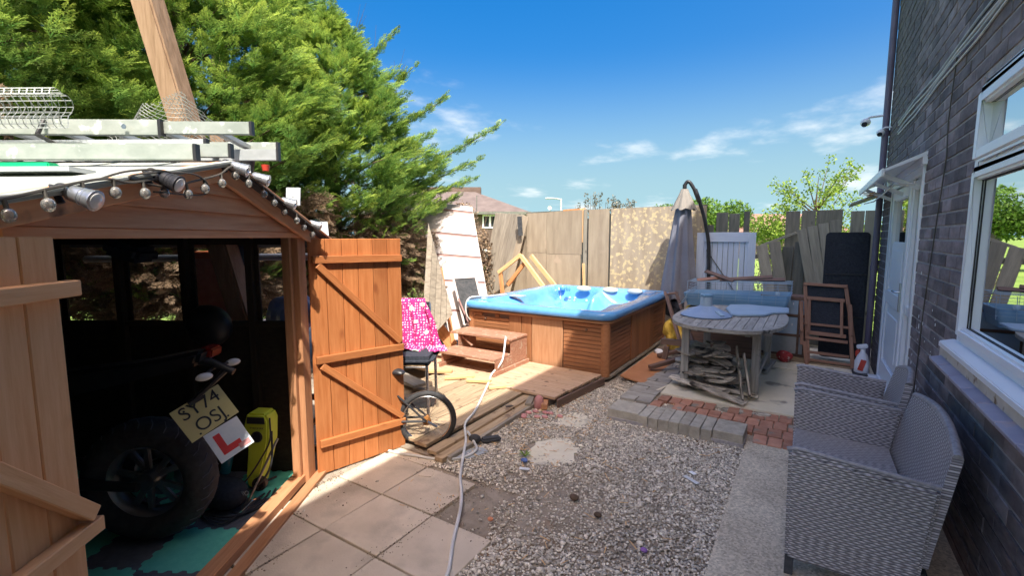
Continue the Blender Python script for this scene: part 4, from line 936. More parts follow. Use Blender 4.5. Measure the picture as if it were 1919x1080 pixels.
plank('end_board', up, (-1.905, 3.80, .05), (-1.80, 4.70, .05), .02, .085, 'dark_brown_wood')
# bits of timber round the deck edges
def loose(name, a, b, wd, t, mat, lab, cat='timber', grp=None, up_=(0, 0, 1)):
    o = plank(name, None, a, b, wd, t, mat, up_); return tag(o, lab, cat, grp)
loose('timber_offcut', (-2.25, 3.98, .05), (-2.12, 3.62, .045), .06, .05, 'grey_wood', 'grey timber offcut poking out under the platform corner beside the lower deck')
loose('timber_offcut', (-2.08, 3.92, .04), (-1.97, 3.66, .05), .055, .05, 'frame_wood', 'reddish timber offcut jutting out below the platform corner by the pink rag')
tag(crumple((-2.06, 3.70, .06), (.045, .04, .07), 5, 'pink_rag', 'pink_rag', .6), 'crumpled pink rag stuck under the platform corner', 'rag')
for k in range(9):
    tag(crumple((-2.0+random.uniform(-.1, .25), 3.55+random.uniform(-.13, .12), .02), (.03, .022, .014), k, 'pink_rag', 'broken_brick', .5), 'small pink chunk of broken brick on the gravel below the platform', 'rubble', 'pink rubble by the platform')
tag(MB().obox((-2.38, 3.58, .03), (-2.20, 3.45, .05), .09, .05).build('dark_offcut', 'black_plastic', bevel=.01), 'black plastic offcut at the end of the lower deck', 'offcut')
for i, (a, b, wd) in enumerate((((-3.5, 3.78, .12), (-3.25, 3.9, .13), .06), ((-3.2, 3.72, .11), (-2.95, 3.92, .12), .07), ((-2.95, 3.78, .11), (-2.7, 3.86, .12), .06), ((-2.62, 3.7, .11), (-2.45, 3.9, .11), .05))):
    loose('deck_chip', a, b, wd, .03, 'raw_pine', 'splintered pale timber scrap lying along the gap between the two decks', 'timber', 'timber scraps between the decks')
for i, (a, b, wd, mt, lb) in enumerate((
    ((-4.1, 3.55, .17), (-3.15, 3.30, .15), .16, 'grey_wood', 'wide grey plank lying behind the chair on the left of the deck'),
    ((-4.3, 3.95, .20), (-3.55, 3.72, .19), .20, 'deck_wood', 'pale wide board lying against the steps left of the decking'),
    ((-4.0, 3.2, .10), (-3.3, 3.05, .12), .05, 'chair_wood', 'dark reddish rail lying beneath the grey planks behind the bicycle'),
    ((-4.25, 4.35, .12), (-3.75, 4.05, .34), .05, 'raw_pine', 'pale stick propped up in the scrap timber beside the hot tub steps'),
    ((-4.1, 4.5, .30), (-3.72, 4.12, .14), .03, 'white_paint_wood', 'thin white batten leaning in the scrap beside the steps'),
    ((-4.0, 4.25, .22), (-3.62, 4.35, .20), .12, 'raw_pine', 'short pale board on the scrap heap under the white panel'))):
    loose('loose_plank', a, b, wd, .03, mt, lb, 'plank', 'loose planks left of the steps')

# ================= HOT TUB =================
tub = thing('hot_tub', (-2.8, 6.0, 0), 'sky blue hot tub in a slatted cedar cabinet, standing open by the wooden fence', 'hot tub')
TX0, TX1, TY0, TY1 = -3.72, -1.80, 4.80, 7.20
MB().box((TX0+.03, TY0+.03, .05), (TX1-.03, TY0+.06, .64)).box((TX1-.06, TY0+.06, .05), (TX1-.03, TY1-.03, .64)).box((TX0+.03, TY0+.06, .05), (TX0+.06, TY1-.03, .64)).box((TX0+.06, TY1-.06, .05), (TX1-.06, TY1-.03, .64)).build('cabinet_core', 'dark_brown_wood', tub)
def rrect(x0, x1, y0, y1, r, n=6):
    out = []
    for cx, cy, a0 in ((x1-r, y1-r, 0), (x0+r, y1-r, 90), (x0+r, y0+r, 180), (x1-r, y0+r, 270)):
        for k in range(n+1): a = R(a0+90*k/n); out.append((cx+r*math.cos(a), cy+r*math.sin(a)))
    return out
# horizontal slats and upright boards of the cabinet
NS = 12; z0s, z1s = .075, .64; sh = (z1s-z0s)/NS
for k in range(NS):
    z = z0s+sh*(k+.5)
    segs = [(-3.66, -3.09), (-2.345, -1.875)]
    for j, (a, b) in enumerate(segs):
        if j == 0 and k == NS-1:
            for a2, b2 in ((-3.66, -3.50), (-3.30, -3.24)): plank('slat', tub, (a2, TY0+.022, z), (b2, TY0+.022, z), sh-.006, .02, 'cedar', (0, -1, 0))
            continue
        plank('slat', tub, (a, TY0+.022, z), (b, TY0+.022, z), sh-.006, .02, 'cedar', (0, -1, 0))
    for a, b in ((4.885, 5.61), (6.58, 7.16)): plank('slat', tub, (TX1-.022, a, z), (TX1-.022, b, z), sh-.006, .02, 'cedar', (1, 0, 0))
for a, b, m_ in ((-3.085, -2.91, 'cedar'), (-2.905, -2.765, 'cedar'), (-2.76, -2.35, 'cedar_pale')):
    plank('front_board', tub, ((a+b)/2, TY0+.012, .07), ((a+b)/2, TY0+.012, .66), b-a-.004, .018, m_, (0, -1, 0))
y = 5.615
for k in range(6): plank('side_panel_board', tub, (TX1-.012, y+.08, .07), (TX1-.012, y+.08, .66), .155, .018, 'cedar', (1, 0, 0)); y += .16
for x_, y_ in ((TX1-.045, TY0+.045), (TX0+.045, TY0+.045), (TX1-.045, TY1-.045)):
    MB().lathe((x_, y_, .06), [(.052, 0), (.052, .60)], 20).build('corner_post', 'cedar', tub, smooth=True)
for x_, z_ in ((-3.44, .57), (-2.06, .565)): MB().lathe((x_, TY0+.012, z_), [(.012, 0), (.014, .014), (.008, .02)], 12, (0, -1, 0)).build('latch', 'dark_brown_wood', tub)
p_ = rrect(TX0-.01, TX1+.01, TY0-.01, TY1+.01, .10); MB().prism([(a, b, .025) for a, b in p_], (0, 0, .04)).build('base_tray', 'grey_wood', tub, bevel=.008)
p_ = rrect(TX0-.03, TX1+.03, TY0-.035, TY1+.03, .13); p2_ = rrect(TX0+.06, TX1-.06, TY0+.06, TY1-.06, .06); rt_ = MB(); kk = len(p_)
for ring, z in ((p_, .650), (p_, .690), (p2_, .690), (p2_, .650)): rt_.v += [(a, b, z) for a, b in ring]
for i in range(4):
    for k in range(kk): j = (i+1) % 4; rt_.f.append((i*kk+k, i*kk+(k+1) % kk, j*kk+(k+1) % kk, j*kk+k))
rt_.build('rim_trim', 'frame_wood', tub, bevel=.010, smooth=True)
# acrylic shell: lip plus moulded basin
RX0, RX1, RY0, RY1 = TX0-.06, TX1+.055, TY0-.075, TY1+.10
lip = MB(); no_ = 7; O1 = rrect(RX0, RX1, RY0, RY1, .17, no_); n_ = len(O1)
rings = [(0.0, .697), (-.012, .715), (-.012, .745), (.0, .768), (.022, .782), (.10, .782), (.125, .776)]
def ins(d): return rrect(RX0+d, RX1-d, RY0+d, RY1-d, max(.05, .17-d), no_)
for d_, z in rings: lip.v += [(a, b, z) for a, b in ins(d_+.012)]
for i in range(len(rings)-1):
    for k in range(n_): lip.f.append((i*n_+k, i*n_+(k+1) % n_, (i+1)*n_+(k+1) % n_, (i+1)*n_+k))
lip.build('shell_rim', 'tub_blue', tub, smooth=True)
def sst(a, b, x): t = max(0, min(1, (x-a)/(b-a))); return t*t*(3-2*t)
ix0, ix1, iy0, iy1 = RX0+.125, RX1-.125, RY0+.125, RY1-.125
bs = MB(); nu, nv = 90, 100
for j in range(nv+1):
    for i in range(nu+1):
        a = i/nu; b = j/nv; x = ix0+(ix1-ix0)*a; y = iy0+(iy1-iy0)*b
        e = min(x-ix0, ix1-x, y-iy0, iy1-y)
        ang = math.atan2((b-.5), (a-.5)); lob = .5+.5*math.cos(ang*6+.4)
        w0 = .035+.05*(1-lob)
        dep = .24*sst(w0, w0+.11, e)+.10*sst(.18, .34, e+.03*lob)+.26*sst(.42, .60, e)
        dep -= .10*(1-lob)**3*sst(.05, .2, e)*(1-sst(.35, .5, e))
        # corner shelves near the front left and far right
        cs = max(0, 1-math.hypot((x-ix0)/.52, (y-(iy0+.62))/.42)); dep *= (1-.75*sst(.0, .5, cs))
        cs = max(0, 1-math.hypot((x-ix1)/.5, (y-iy1)/.5)); dep *= (1-.85*sst(.0, .5, cs))
        # ridge between two back seats
        rg = math.exp(-((x-(ix0+.86))/.085)**2)*sst(iy1-.75, iy1-.35, y); dep = dep*(1-.72*rg)
        bs.v.append((x, y, .776-dep))
for j in range(nv):
    for i in range(nu): a = j*(nu+1)+i; bs.f.append((a, a+1, a+nu+2, a+nu+1))
bs.build('basin', 'tub_blue', tub, smooth=True)
for i, (x, y, m_, tl) in enumerate(((-3.07, 7.03, 'pillow_cream', 0), (-2.63, 7.05, 'pillow_cream', 0), (-2.23, 7.04, 'pillow_grey', 0))):
    MB().ell((x, y, .765), (.125, .052, .042), 22, 12, Matrix.Rotation(R(38), 3, 'X')).build('pillow', m_, tub, smooth=True)
for x, y, r_ in ((-3.45, 7.02, .055), (-3.30, 6.93, .036)):
    MB().lathe((x, y, .72), [(r_*.8, 0), (r_, .03), (r_, .055), (r_*.7, .075), (.004, .078)], 18).build('valve_knob', 'tub_blue', tub, smooth=True)
MB().prism([(a, b, .775) for a, b in rrect(-3.52, -3.30, 5.45, 5.62, .05)], (0, 0, .012)).build('control_panel', 'lid_blue', tub, bevel=.004)
MB().prism([(a, b, .77) for a, b in rrect(-2.02, -1.90, 6.70, 6.98, .04)], (0, 0, .018)).build('filter_cover', 'base_blue', tub, bevel=.006)
for k in range(16):
    x = ix0+.28+random.uniform(0, 1.3); MB().lathe((x, iy1-.13+random.uniform(-.02, .02), .60-random.uniform(0, .05)), [(.02, 0), (.022, .008), (.010, .012)], 12, (0, -1, .35)).build('jet', 'lid_blue', tub, smooth=True)

# steps
st_ = thing('tub_steps', (-3.2, 4.4, .11), 'weathered two tread wooden steps standing on the platform against the hot tub', 'steps')
SA0, SA1 = -3.58, -2.80
for j, (ya, yb, z) in enumerate(((4.04, 4.38, .275), (4.36, 4.72, .445))):
    nb = 2
    for k in range(nb):
        wd = (yb-ya)/nb; y = ya+wd*(k+.5); plank('tread', st_, (SA0-.03+(0.06*(1-j)-.04), y, z), (SA1+.03-(.02 if j == 0 else 0), y, z), wd-.006, .026, 'step_wood')
for x in (SA0+.03, SA1-.0):
    MB().prism([(x, 4.07, .112), (x, 4.72, .112), (x, 4.72, .43), (x, 4.38, .43), (x, 4.38, .26), (x, 4.07, .26)], (.022, 0, 0)).build('side_board', 'step_wood', st_, bevel=.003)
    plank('foot_rail', st_, (x+.032, 4.0, .135), (x+.032, 4.74, .135), .02, .045, 'step_wood')
plank('riser_brace', st_, (SA0+.07, 4.42, .40), (SA0+.22, 4.42, .30), .03, .02, 'step_wood')

# white hose over the tub, down past the steps and across the yard
hz = MB().tube(cat_path([(-3.60, 4.95, .40), (-3.70, 4.76, .58), (-3.72, 4.82, .80), (-3.66, 5.15, .80), (-3.58, 5.5, .795)]), .010, 8)
tag(hz.build('tub_hose', 'white_cable', smooth=True), 'white hose hooked over the left front corner of the hot tub', 'hose')
hz = MB().tube(cat_path([(-2.93, 4.46, .44), (-2.86, 4.38, .47), (-2.80, 4.28, .44), (-2.77, 4.17, .25), (-2.80, 4.02, .14), (-2.72, 3.85, .11), (-2.52, 3.45, .10), (-2.36, 3.12, .10), (-2.27, 2.88, .10), (-2.14, 2.72, .06), (-2.05, 2.58, .035), (-1.86, 2.30, .03), (-1.74, 2.16, .03), (-1.62, 2.0, .035), (-1.47, 1.75, .03), (-1.34, 1.55, .03), (-1.25, 1.3, .03), (-1.2, 1.0, .03)], 8), .0105, 8)
tag(hz.build('garden_hose', 'white_cable', smooth=True), 'long grey white hose running from the tub steps over deck and slabs to the camera', 'hose')
hz = MB().tube(cat_path([(-2.62, 2.32, .02), (-2.45, 2.34, .02), (-2.3, 2.38, .02), (-2.16, 2.42, .02), (-2.03, 2.52, .02), (-2.0, 2.66, .03), (-2.08, 2.74, .05), (-2.2, 2.82, .07)]), .010, 8)
tag(hz.build('hose_end', 'white_cable', smooth=True), 'short end of grey hose curling round the bicycle wheel', 'hose')
cj = thing('hose_connector', (-2.02, 2.86, .03), 'black connector box with a grey plastic bag on the gravel by the deck edge', 'connector')
MB().ell((-2.10, 2.78, .05), (.05, .045, .035), 14, 8).build('joint', 'black_rubber', cj, smooth=True)
MB().obox((-2.07, 2.82, .03), (-1.97, 2.94, .03), .07, .035).build('box', 'felt', cj, bevel=.012)

# ================= BICYCLE =================
bk = thing('bicycle', (-2.4, 2.60, 0), 'small black bmx bicycle standing half hidden behind the open shed door', 'bicycle')
BD = V((-.80, -.60, 0)).normalized()
WR = V((-2.385, 2.56, .222)); WF = WR+BD*.84; BL_ = V((-BD.y, BD.x, 0))
def bwheel(c):
    o = MB().torus(c, .200, .022, BL_, 60, 10).build('wheel', 'black_rubber', bk, smooth=True)
    MB().torus(c, .182, .010, BL_, 54, 8, 1.5).build('rim', 'chrome', o, smooth=True)
    MB().tube([c-BL_*.045, c+BL_*.045], .017, 12).build('hub', 'rust', o, smooth=True)
    s = MB()
    for k in range(28):
        a = 2*math.pi*k/28; b = a+(.5 if k % 2 else -.5); sd_ = .022 if k % 4 < 2 else -.022
        s.tube([c+BL_*sd_+(BD*math.cos(b)+V((0, 0, 1))*math.sin(b))*.015, c+(BD*math.cos(a)+V((0, 0, 1))*math.sin(a))*.178], .0012, 4, False)
    s.build('spokes', 'chrome', o); return o
wo_ = bwheel(WR); bwheel(WF)
MB().lathe(WR+BL_*.03, [(.020, 0), (.034, .0), (.034, .006), (.020, .006)], 18, BL_).build('sprocket', 'rust', wo_)
def bq(f, u, l=0): return WR+BD*f+V((0, 0, u))+BL_*l
BB = bq(.34, .0); ST = bq(.28, .26); HT = bq(.66, .30); HB = bq(.69, .20)
for s in (-1, 1):
    MB().tube([bq(0, 0, .05*s), BB+BL_*.03*s], .009, 8).build('chain_stay', 'black_plastic', bk, smooth=True)
    MB().tube([bq(0, 0, .05*s), ST+BL_*.02*s], .008, 8).build('seat_stay', 'black_plastic', bk, smooth=True)
    MB().tube([HB+BL_*.045*s, WF+BL_*.05*s], .011, 8).build('fork_leg', 'black_plastic', bk, smooth=True)
MB().tube([BB, ST, bq(.26, .36)], .014, 10).build('seat_tube', 'black_plastic', bk, smooth=True)
MB().tube([ST, HT], .014, 10).build('top_tube', 'black_plastic', bk, smooth=True); MB().tube([BB, HB], .016, 10).build('down_tube', 'black_plastic', bk, smooth=True)
MB().tube([HB, HT], .019, 10).build('head_tube', 'black_plastic', bk, smooth=True)
MB().ell(bq(.24, .38), (.11, .05, .03), 16, 8).build('saddle', 'black_plastic', bk, smooth=True)
MB().tube([HT, bq(.64, .38), bq(.62, .46, .1), bq(.60, .50, .24)], .011, 8).tube([bq(.64, .38), bq(.62, .46, -.1), bq(.60, .50, -.24)], .011, 8).build('handlebar', 'chrome', bk, smooth=True)
MB().tube([BB-BL_*.07, BB+BL_*.07], .02, 10).build('bottom_bracket', 'chrome', bk, smooth=True)
for s in (-1, 1):
    MB().tube([BB+BL_*.07*s, BB+BL_*.075*s+BD*.12*s-V((0, 0, .06*s))], .009, 8).build('crank', 'chrome', bk, smooth=True)
    MB().obox(BB+BL_*.08*s+BD*.12*s-V((0, 0, .06*s)), BB+BL_*.17*s+BD*.12*s-V((0, 0, .06*s)), .06, .022).build('pedal', 'black_plastic', bk, bevel=.005)
MB().tube([bq(-.01, 0, .055), bq(-.08, -.04, .06)], .010, 8).build('peg', 'chrome', bk)

# padded chair with blanket
ch = thing('padded_chair', (-2.60, 2.95, 0), 'black padded chair with chrome legs behind the bicycle, a blanket on its back', 'chair')
cc = V((-2.78, 2.83, 0)); cx = V((.845, .535, 0)); cy = V((-.50, .866, 0))
def cq(a, b, z): return cc+cx*a+cy*b+V((0, 0, z))
sb = MB(); sb.prism([cq(-.20, -.19, .56), cq(.20, -.19, .56), cq(.20, .19, .57), cq(-.20, .19, .57)], (0, 0, .075)); sb.build('seat', 'black_fabric', ch, bevel=.032, smooth=True)
for a, b in ((-.16, -.15), (.15, -.16), (-.16, .16), (.15, .17)):
    MB().tube([cq(a, b, .56), cq(a*1.02, b*1.02, .30), cq(a*1.08, b*1.08, .01)], .013, 10).build('leg', 'chrome', ch, smooth=True)
for b in (-.155, .165): MB().tube([cq(-.16, b, .545), cq(.155, b, .545)], .010, 8).build('rail', 'chrome', ch, smooth=True)
for a in (-.19, .10): MB().tube([cq(a, .2, .55), cq(a-.01, .25, .8), cq(a-.02, .28, 1.02)], .012, 8).build('back_post', 'chrome', ch, smooth=True)
MB().prism([cq(-.21, .25, .72), cq(.11, .25, .72), cq(.09, .285, 1.02), cq(-.21, .285, 1.02)], cy*.03).build('backrest', 'black_fabric', ch, bevel=.012, smooth=True)
# blanket: a draped sheet with folds
me = bpy.data.meshes.new('blanket'); vs = []; fs = []; uvs = []; na, nb = 44, 60
for j in range(nb+1):
    for i in range(na+1):
        a = i/na; t = j/nb
        wd = .30+.24*t; aa = -.25+wd*a+.0*t
        if t < .07: z = 1.045-.0; b = .30-.05*(t/.07); z = 1.04+.01*math.sin(t/.07*3.14)
        elif t < .78: q = (t-.07)/.71; z = 1.04-.42*q; b = .235-.09*q
        else: q = (t-.78)/.22; z = .655-.01*q; b = .145-.16*q
        fold = .016*math.sin(a*17+2.2*t)+.010*math.sin(a*37+t*5); k_ = min(1, t*4)
        p = cq(aa+.008*math.sin(t*11+a*4), b+fold*k_*(1 if t < .78 else .3), z+(abs(fold)*.5 if t > .78 else 0)+.018*math.sin(a*7)*(t > .6)*min(1, (t-.6)*8) - (.05*max(0, a-.75)*t))
        vs.append(tuple(p)); uvs.append((a*wd*1.5, t*.95))
for j in range(nb):
    for i in range(na): k = j*(na+1)+i; fs.append((k, k+1, k+na+2, k+na+1))
me.from_pydata([tuple(V(v)-cc) for v in vs], [], fs); ul = me.uv_layers.new(name='UVMap')
for lp_ in me.loops: ul.data[lp_.index].uv = uvs[lp_.vertex_index]
me.shade_smooth(); bl = link('blanket', me, 'blanket_pink', None, Matrix.Translation(cc))
sm = bl.modifiers.new('s', 'SOLIDIFY'); sm.thickness = .006
tag(bl, 'magenta blanket with pale polka dots and cream roses draped over the padded chair', 'blanket')

# ================= LEFT PANELS =================
wp = thing('shiplap_panel', (-4.4, 5.2, .1), 'large white shiplap shed panel leaning back against the conifer', 'panel')
TL, TR, BLp, BRp = V((-4.92, 5.29, 2.13)), V((-4.24, 5.60, 2.03)), V((-3.88, 4.66, .28)), V((-3.40, 4.92, .42))
TL, TR, BLp, BRp = V((-5.00, 5.36, 2.14)), V((-4.33, 5.72, 2.05)), V((-4.02, 4.80, .20)), V((-3.52, 5.14, .20))
nw = (TR-TL).cross(BLp-TL).normalized()*-1
if nw.dot(V((1, -1, 0))) < 0: nw = -nw
fr = [0, .055, .245, .41, .595, .80, 1.0]
def wq2(s, t): return TL.lerp(TR, s).lerp(BLp.lerp(BRp, s), t)
for i in range(6):
    a, b = fr[i], fr[i+1]-.008
    MB().prism([wq2(0, a)+nw*.0, wq2(1, a)+nw*.0, wq2(1, b)+nw*.018, wq2(0, b)+nw*.018], -nw*.014).build('board', 'white_paint_wood', wp)
    if i: MB().prism([wq2(0.01, a-.020), wq2(.98, a-.020), wq2(.98, a+.004), wq2(0.01, a+.004)], nw*.006).build('painted_shadow_line', 'pink_edge', wp)  # dark pinkish strips paint the shadow lines at the board edges
MB().prism([wq2(0, 0)-nw*.02, wq2(.06, 0)-nw*.02, wq2(.06, 1)-nw*.02, wq2(0, 1)-nw*.02], -nw*.03).build('batten', 'white_paint_wood', wp)
MB().prism([wq2(.94, 0)-nw*.02, wq2(1, 0)-nw*.02, wq2(1, 1)-nw*.02, wq2(.94, 1)-nw*.02], -nw*.03).build('batten', 'white_paint_wood', wp)
MB().prism([wq2(-.10, .15), wq2(0, .13), wq2(0, .55), wq2(-.16, .56), wq2(-.16, .42), wq2(-.08, .40)], -nw*.02).build('side_piece', 'white_paint_wood', wp)
MB().prism([wq2(.33, .59), wq2(.52, .585), wq2(.52, .60), wq2(.33, .605)], nw*.024).build('scrape', 'orange_panel', wp)
gt = thing('grey_gable_piece', (-3.9, 4.3, .3), 'grey weathered triangular fence piece leaning on edge in front of the white panel', 'panel')
A_, B_, C_, D_ = V((-4.10, 4.50, 1.77)), V((-3.97, 4.20, .40)), V((-3.86, 4.24, .36)), V((-3.64, 4.40, .66))
# vertical tapering boards
nn = (B_-A_).cross(D_-A_).normalized(); nn = nn if nn.dot(V((1, -1, 0))) > 0 else -nn
for k in range(5):
    s0, s1 = k/5+.006, (k+1)/5-.006
    def low(s): return B_.lerp(C_, s/.3) if s < .3 else C_.lerp(D_, (s-.3)/.7)
    t0 = A_.lerp(D_, s0*.96); t1 = A_.lerp(D_, s1*.96)
    MB().prism([t0, t1, low(s1), low(s0)], nn*.016).build('board', 'grey_wood', gt)
loose('orange_batten', (-4.02, 4.62, 1.20), (-3.72, 4.50, .25), .05, .03, 'raw_orange', 'narrow orange timber batten standing between the grey triangle and white panel', 'batten', None, (1, -1, 0))
loose('orange_board', (-3.95, 4.42, .52), (-3.74, 4.52, .22), .14, .02, 'raw_orange', 'orange board end showing beneath the grey triangular piece', 'board', None, (1, -1, 0))
cb_ = thing('framed_chalkboard', (-3.85, 5.0, .4), 'small dark board in a pale frame leaning between white panel and hot tub', 'framed board')
q0, q1, q2, q3 = V((-4.10, 4.98, 1.03)), V((-3.84, 5.14, 1.05)), V((-3.56, 4.98, .50)), V((-3.80, 4.83, .44))
nk = (q1-q0).cross(q3-q0).normalized(); nk = nk if nk.dot(V((1, -1, 0))) > 0 else -nk
MB().prism([q0, q1, q2, q3], nk*.010).build('board', 'felt', cb_)
for a, b in ((q0, q1), (q1, q2), (q2, q3), (q3, q0)): MB().obox(a+nk*.01, b+nk*.01, .026, .026, nk).build('frame_side', 'white_paint_wood', cb_)
loose('reddish_batten', (-3.92, 4.86, .78), (-3.62, 4.80, .30), .02, .03, 'pink_edge', 'slim reddish batten leaning beside the framed board', 'batten', None, (1, -1, 0))

# ================= BACK FENCE =================
FY = 7.90
fn = thing('plywood_fence', (-3, FY, 0), 'weathered tall plywood sheets forming the fence behind the hot tub', 'fence')
def sheet_(x0, x1, z1a, z1b, mat, y=FY, z0=.0, par=fn, lean=.0, name='plywood_sheet'):
    m = basis(((x0+x1)/2, y, (z0+z1a)/2), (0, 0, 1), (1, 0, 0)); mi = m.inverted()
    pts = [(x0, y, z0), (x1, y, z0), (x1, y+lean, z1b), (x0, y+lean, z1a)]
    o = MB().prism([mi @ V(p) for p in pts], mi.to_3x3() @ V((0, -.018, 0))).build(name, mat); o.parent = par; o.matrix_local = WM[par.name].inverted() @ m; WM[o.name] = m; return o
sheet_(-5.15, -4.665, 1.6, 1.95, 'ply', FY+.03); sheet_(-4.66, -4.22, 2.05, 2.055, 'ply', FY, 1.30); sheet_(-4.66, -4.22, 1.295, 1.295, 'ply'); sheet_(-4.215, -3.50, 2.06, 2.085, 'ply', FY, 1.28); sheet_(-4.215, -3.52, 1.275, 1.275, 'ply')
sheet_(-3.37, -2.99, 2.08, 2.085, 'ply', FY+.0); sheet_(-2.955, -1.40, 2.085, 2.09, 'ply_peel')
sheet_(-3.9, -3.46, 2.10, 2.115, 'raw_orange', FY+.04, 1.9, name='top_strip'); sheet_(-3.56, -3.45, 2.11, 2.11, 'raw_pine', FY+.03, 1.5, name='raw_patch')
MB().box((-4.66, FY+.03, 0), (-1.40, FY+.045, 1.93)).build('backing_board', 'fence_dark', fn)
plank('gap_post', fn, (-3.44, FY+.00, 0), (-3.44, FY+.00, 2.1), .07, .02, 'fence_wood', (0, -1, 0)); plank('gap_post', fn, (-2.97, FY+.05, 0), (-2.97, FY+.05, 2.0), .08, .05, 'fence_dark', (0, -1, 0))
plank('white_clip', fn, (-3.44, FY-.01, 0.6), (-3.46, FY-.01, 1.12), .05, .02, 'raw_pine', (0, -1, 0)); plank('top_rail', fn, (-4.7, FY+.05, 2.06), (-1.4, FY+.05, 2.09), .05, .03, 'fence_dark', (0, 0, 1))
# broken grey board panel leaning at the left end
lf = thing('leaning_fence_panel', (-4.9, 7.6, 0), 'grey vertical board fence panel leaning sideways at the left end of the plywood', 'fence panel')
for k in range(7):
    xt = -5.26+.098*k; xb = -5.58+.088*k
    plank('board', lf, (xb, 7.58, .05), (xt, 7.78, 2.07-.008*k), .10, .016, 'grey_wood', (0, -1, 0))
loose('leaning_fence_board', (-5.02, 7.56, .1), (-4.58, 7.72, 1.99), .13, .02, 'ply', 'single pale wide board leaning beside the grey fence panel', 'board', None, (0, -1, 0))
loose('green_board', (-5.35, 8.1, .2), (-5.55, 8.1, 1.6), .14, .02, 'grass', 'mossy green board standing behind the leaning fence panel', 'board', None, (0, -1, 0))
tag(MB().obox((-4.66, 7.62, 1.98), (-4.62, 7.60, 1.62), .09, .02, (0, -1, 0)).build('hinge_strap', 'felt'), 'dark hinge strap near the top of the leaning fence panel', 'hinge')
for i, (a, b, m_, lb) in enumerate((((-4.98, 7.38, .92), (-4.50, 7.42, 1.27), 'raw_pine', 'pale timber strut rising from the left to the peak behind the hot tub'), ((-4.74, 7.34, .70), (-4.36, 7.40, 1.18), 'raw_orange', 'orange timber strut just inside the peak behind the hot tub'),
     ((-4.47, 7.36, 1.26), (-3.96, 7.30, .72), 'raw_pine', 'front pale timber falling to the right behind the hot tub'), ((-4.30, 7.44, 1.26), (-3.78, 7.42, .72), 'raw_pine', 'rear pale timber falling to the right behind the hot tub'), ((-4.95, 7.4, .95), (-4.88, 7.38, .5), 'raw_orange', 'short upright orange stub behind the hot tub rim'))):
    loose('roof_timber', a, b, .07, .045, m_, lb, 'timber', 'peaked timbers behind the hot tub', (0, -1, 0))

# ================= PARASOL =================
um = thing('parasol', (-1.62, 7.48, 0), 'closed grey cantilever parasol on a curved dark pole beside the hot tub', 'parasol')
UC = (-1.64, 7.42); cv = MB(); NP = 48
prof = [(2.30, .055), (2.22, .07), (2.10, .095), (2.0, .11), (1.9, .12), (1.6, .15), (1.3, .185), (1.0, .22), (.8, .24), (.66, .25)]
for z, r in prof:
    for k in range(NP):
        a = 2*math.pi*k/NP; q = min(1, (2.3-z)/.5); f = 1+.16*q*math.cos(8*a+.6*z)+.05*q*math.cos(3*a+z*2)
        cv.v.append((UC[0]-.02*(2.3-z)+r*f*math.cos(a), UC[1]+r*f*.9*math.sin(a), z+.02*math.cos(8*a)*(z < .7)))
for i in range(len(prof)-1):
    for k in range(NP): a = i*NP+k; b = i*NP+(k+1) % NP; cv.f.append((a, b, b+NP, a+NP))
cv.build('canopy', 'umbrella_cloth_shaded', um, smooth=True)
vt = MB()
for z, r in ((2.31, .05), (2.24, .075), (2.12, .125), (2.02, .175)):
    for k in range(NP):
        a = 2*math.pi*k/NP; f = 1+(.14*math.cos(8*a)*(2.31-z)/.29); vt.v.append((UC[0]+r*f*math.cos(a), UC[1]+r*f*math.sin(a), z-.03*(z < 2.05)*(1+math.cos(8*a))*.5))
for i in range(3):
    for k in range(NP): a = i*NP+k; b = i*NP+(k+1) % NP; vt.f.append((a, b, b+NP, a+NP))
vt.build('vent_cap', 'umbrella_cloth_lit', um, smooth=True)
MB().tube([(UC[0], UC[1], 2.28), (UC[0], UC[1], 2.38)], .03, 12).build('top_hub', 'black_plastic', um, smooth=True)
MB().tube(cat_path([(UC[0], UC[1], 2.37), (-1.60, 7.43, 2.42), (-1.54, 7.44, 2.36), (-1.44, 7.46, 2.15), (-1.35, 7.48, 1.85), (-1.285, 7.5, 1.5), (-1.265, 7.5, 1.1), (-1.26, 7.5, .6), (-1.26, 7.5, .08)], 8), .026, 12).build('arched_pole', 'black_plastic', um, smooth=True)
MB().tube([(-1.50, 7.45, 2.30), (-1.43, 7.46, 2.12)], .034, 12).build('collar', 'black_plastic', um, smooth=True)
MB().obox((-1.60, 7.5, .05), (-.95, 7.5, .05), .08, .06).obox((-1.27, 7.2, .05), (-1.27, 7.8, .05), .08, .06).build('cross_base', 'black_plastic', um)
tag(crumple((-1.62, 7.40, .50), (.25, .20, .20), 8, 'black_fabric', 'parasol_cover'), 'crumpled black cover hanging below the closed parasol', 'cover')

# ================= RIGHT BACK: boards, gate, mat =================
wd_ = thing('white_gate', (-1.05, 7.55, .5), 'white painted plank gate with a frame leaning behind the wire cage', 'gate')
gx0, gx1, gz0, gz1, gy = -1.46, -.66, .25, 1.665, 7.58
n6 = 9
for k in range(n6):
    a = gx0+.07+(gx1-gx0-.14)*(k+.5)/n6; plank('board', wd_, (a, gy, gz0), (a, gy, gz1-.04), (gx1-gx0-.14)/n6-.006, .016, 'shaded_white_paint', (0, -1, 0))
for a, b, w2 in (((gx0+.05, gz0), (gx0+.05, gz1), .10), ((gx1-.05, gz0), (gx1-.05, gz1), .10)): plank('frame_side', wd_, (a[0], gy-.022, a[1]), (b[0], gy-.022, b[1]), w2, .026, 'shaded_white_paint', (0, -1, 0))
plank('top_rail', wd_, (gx0+.10, gy-.022, gz1-.07), (gx1-.10, gy-.022, gz1-.07), .14, .026, 'shaded_white_paint', (0, -1, 0))
plank('brace_wire', wd_, (gx0+.14, gy-.02, 1.40), (gx0+.55, gy-.02, .80), .012, .01, 'fence_dark', (0, -1, 0))
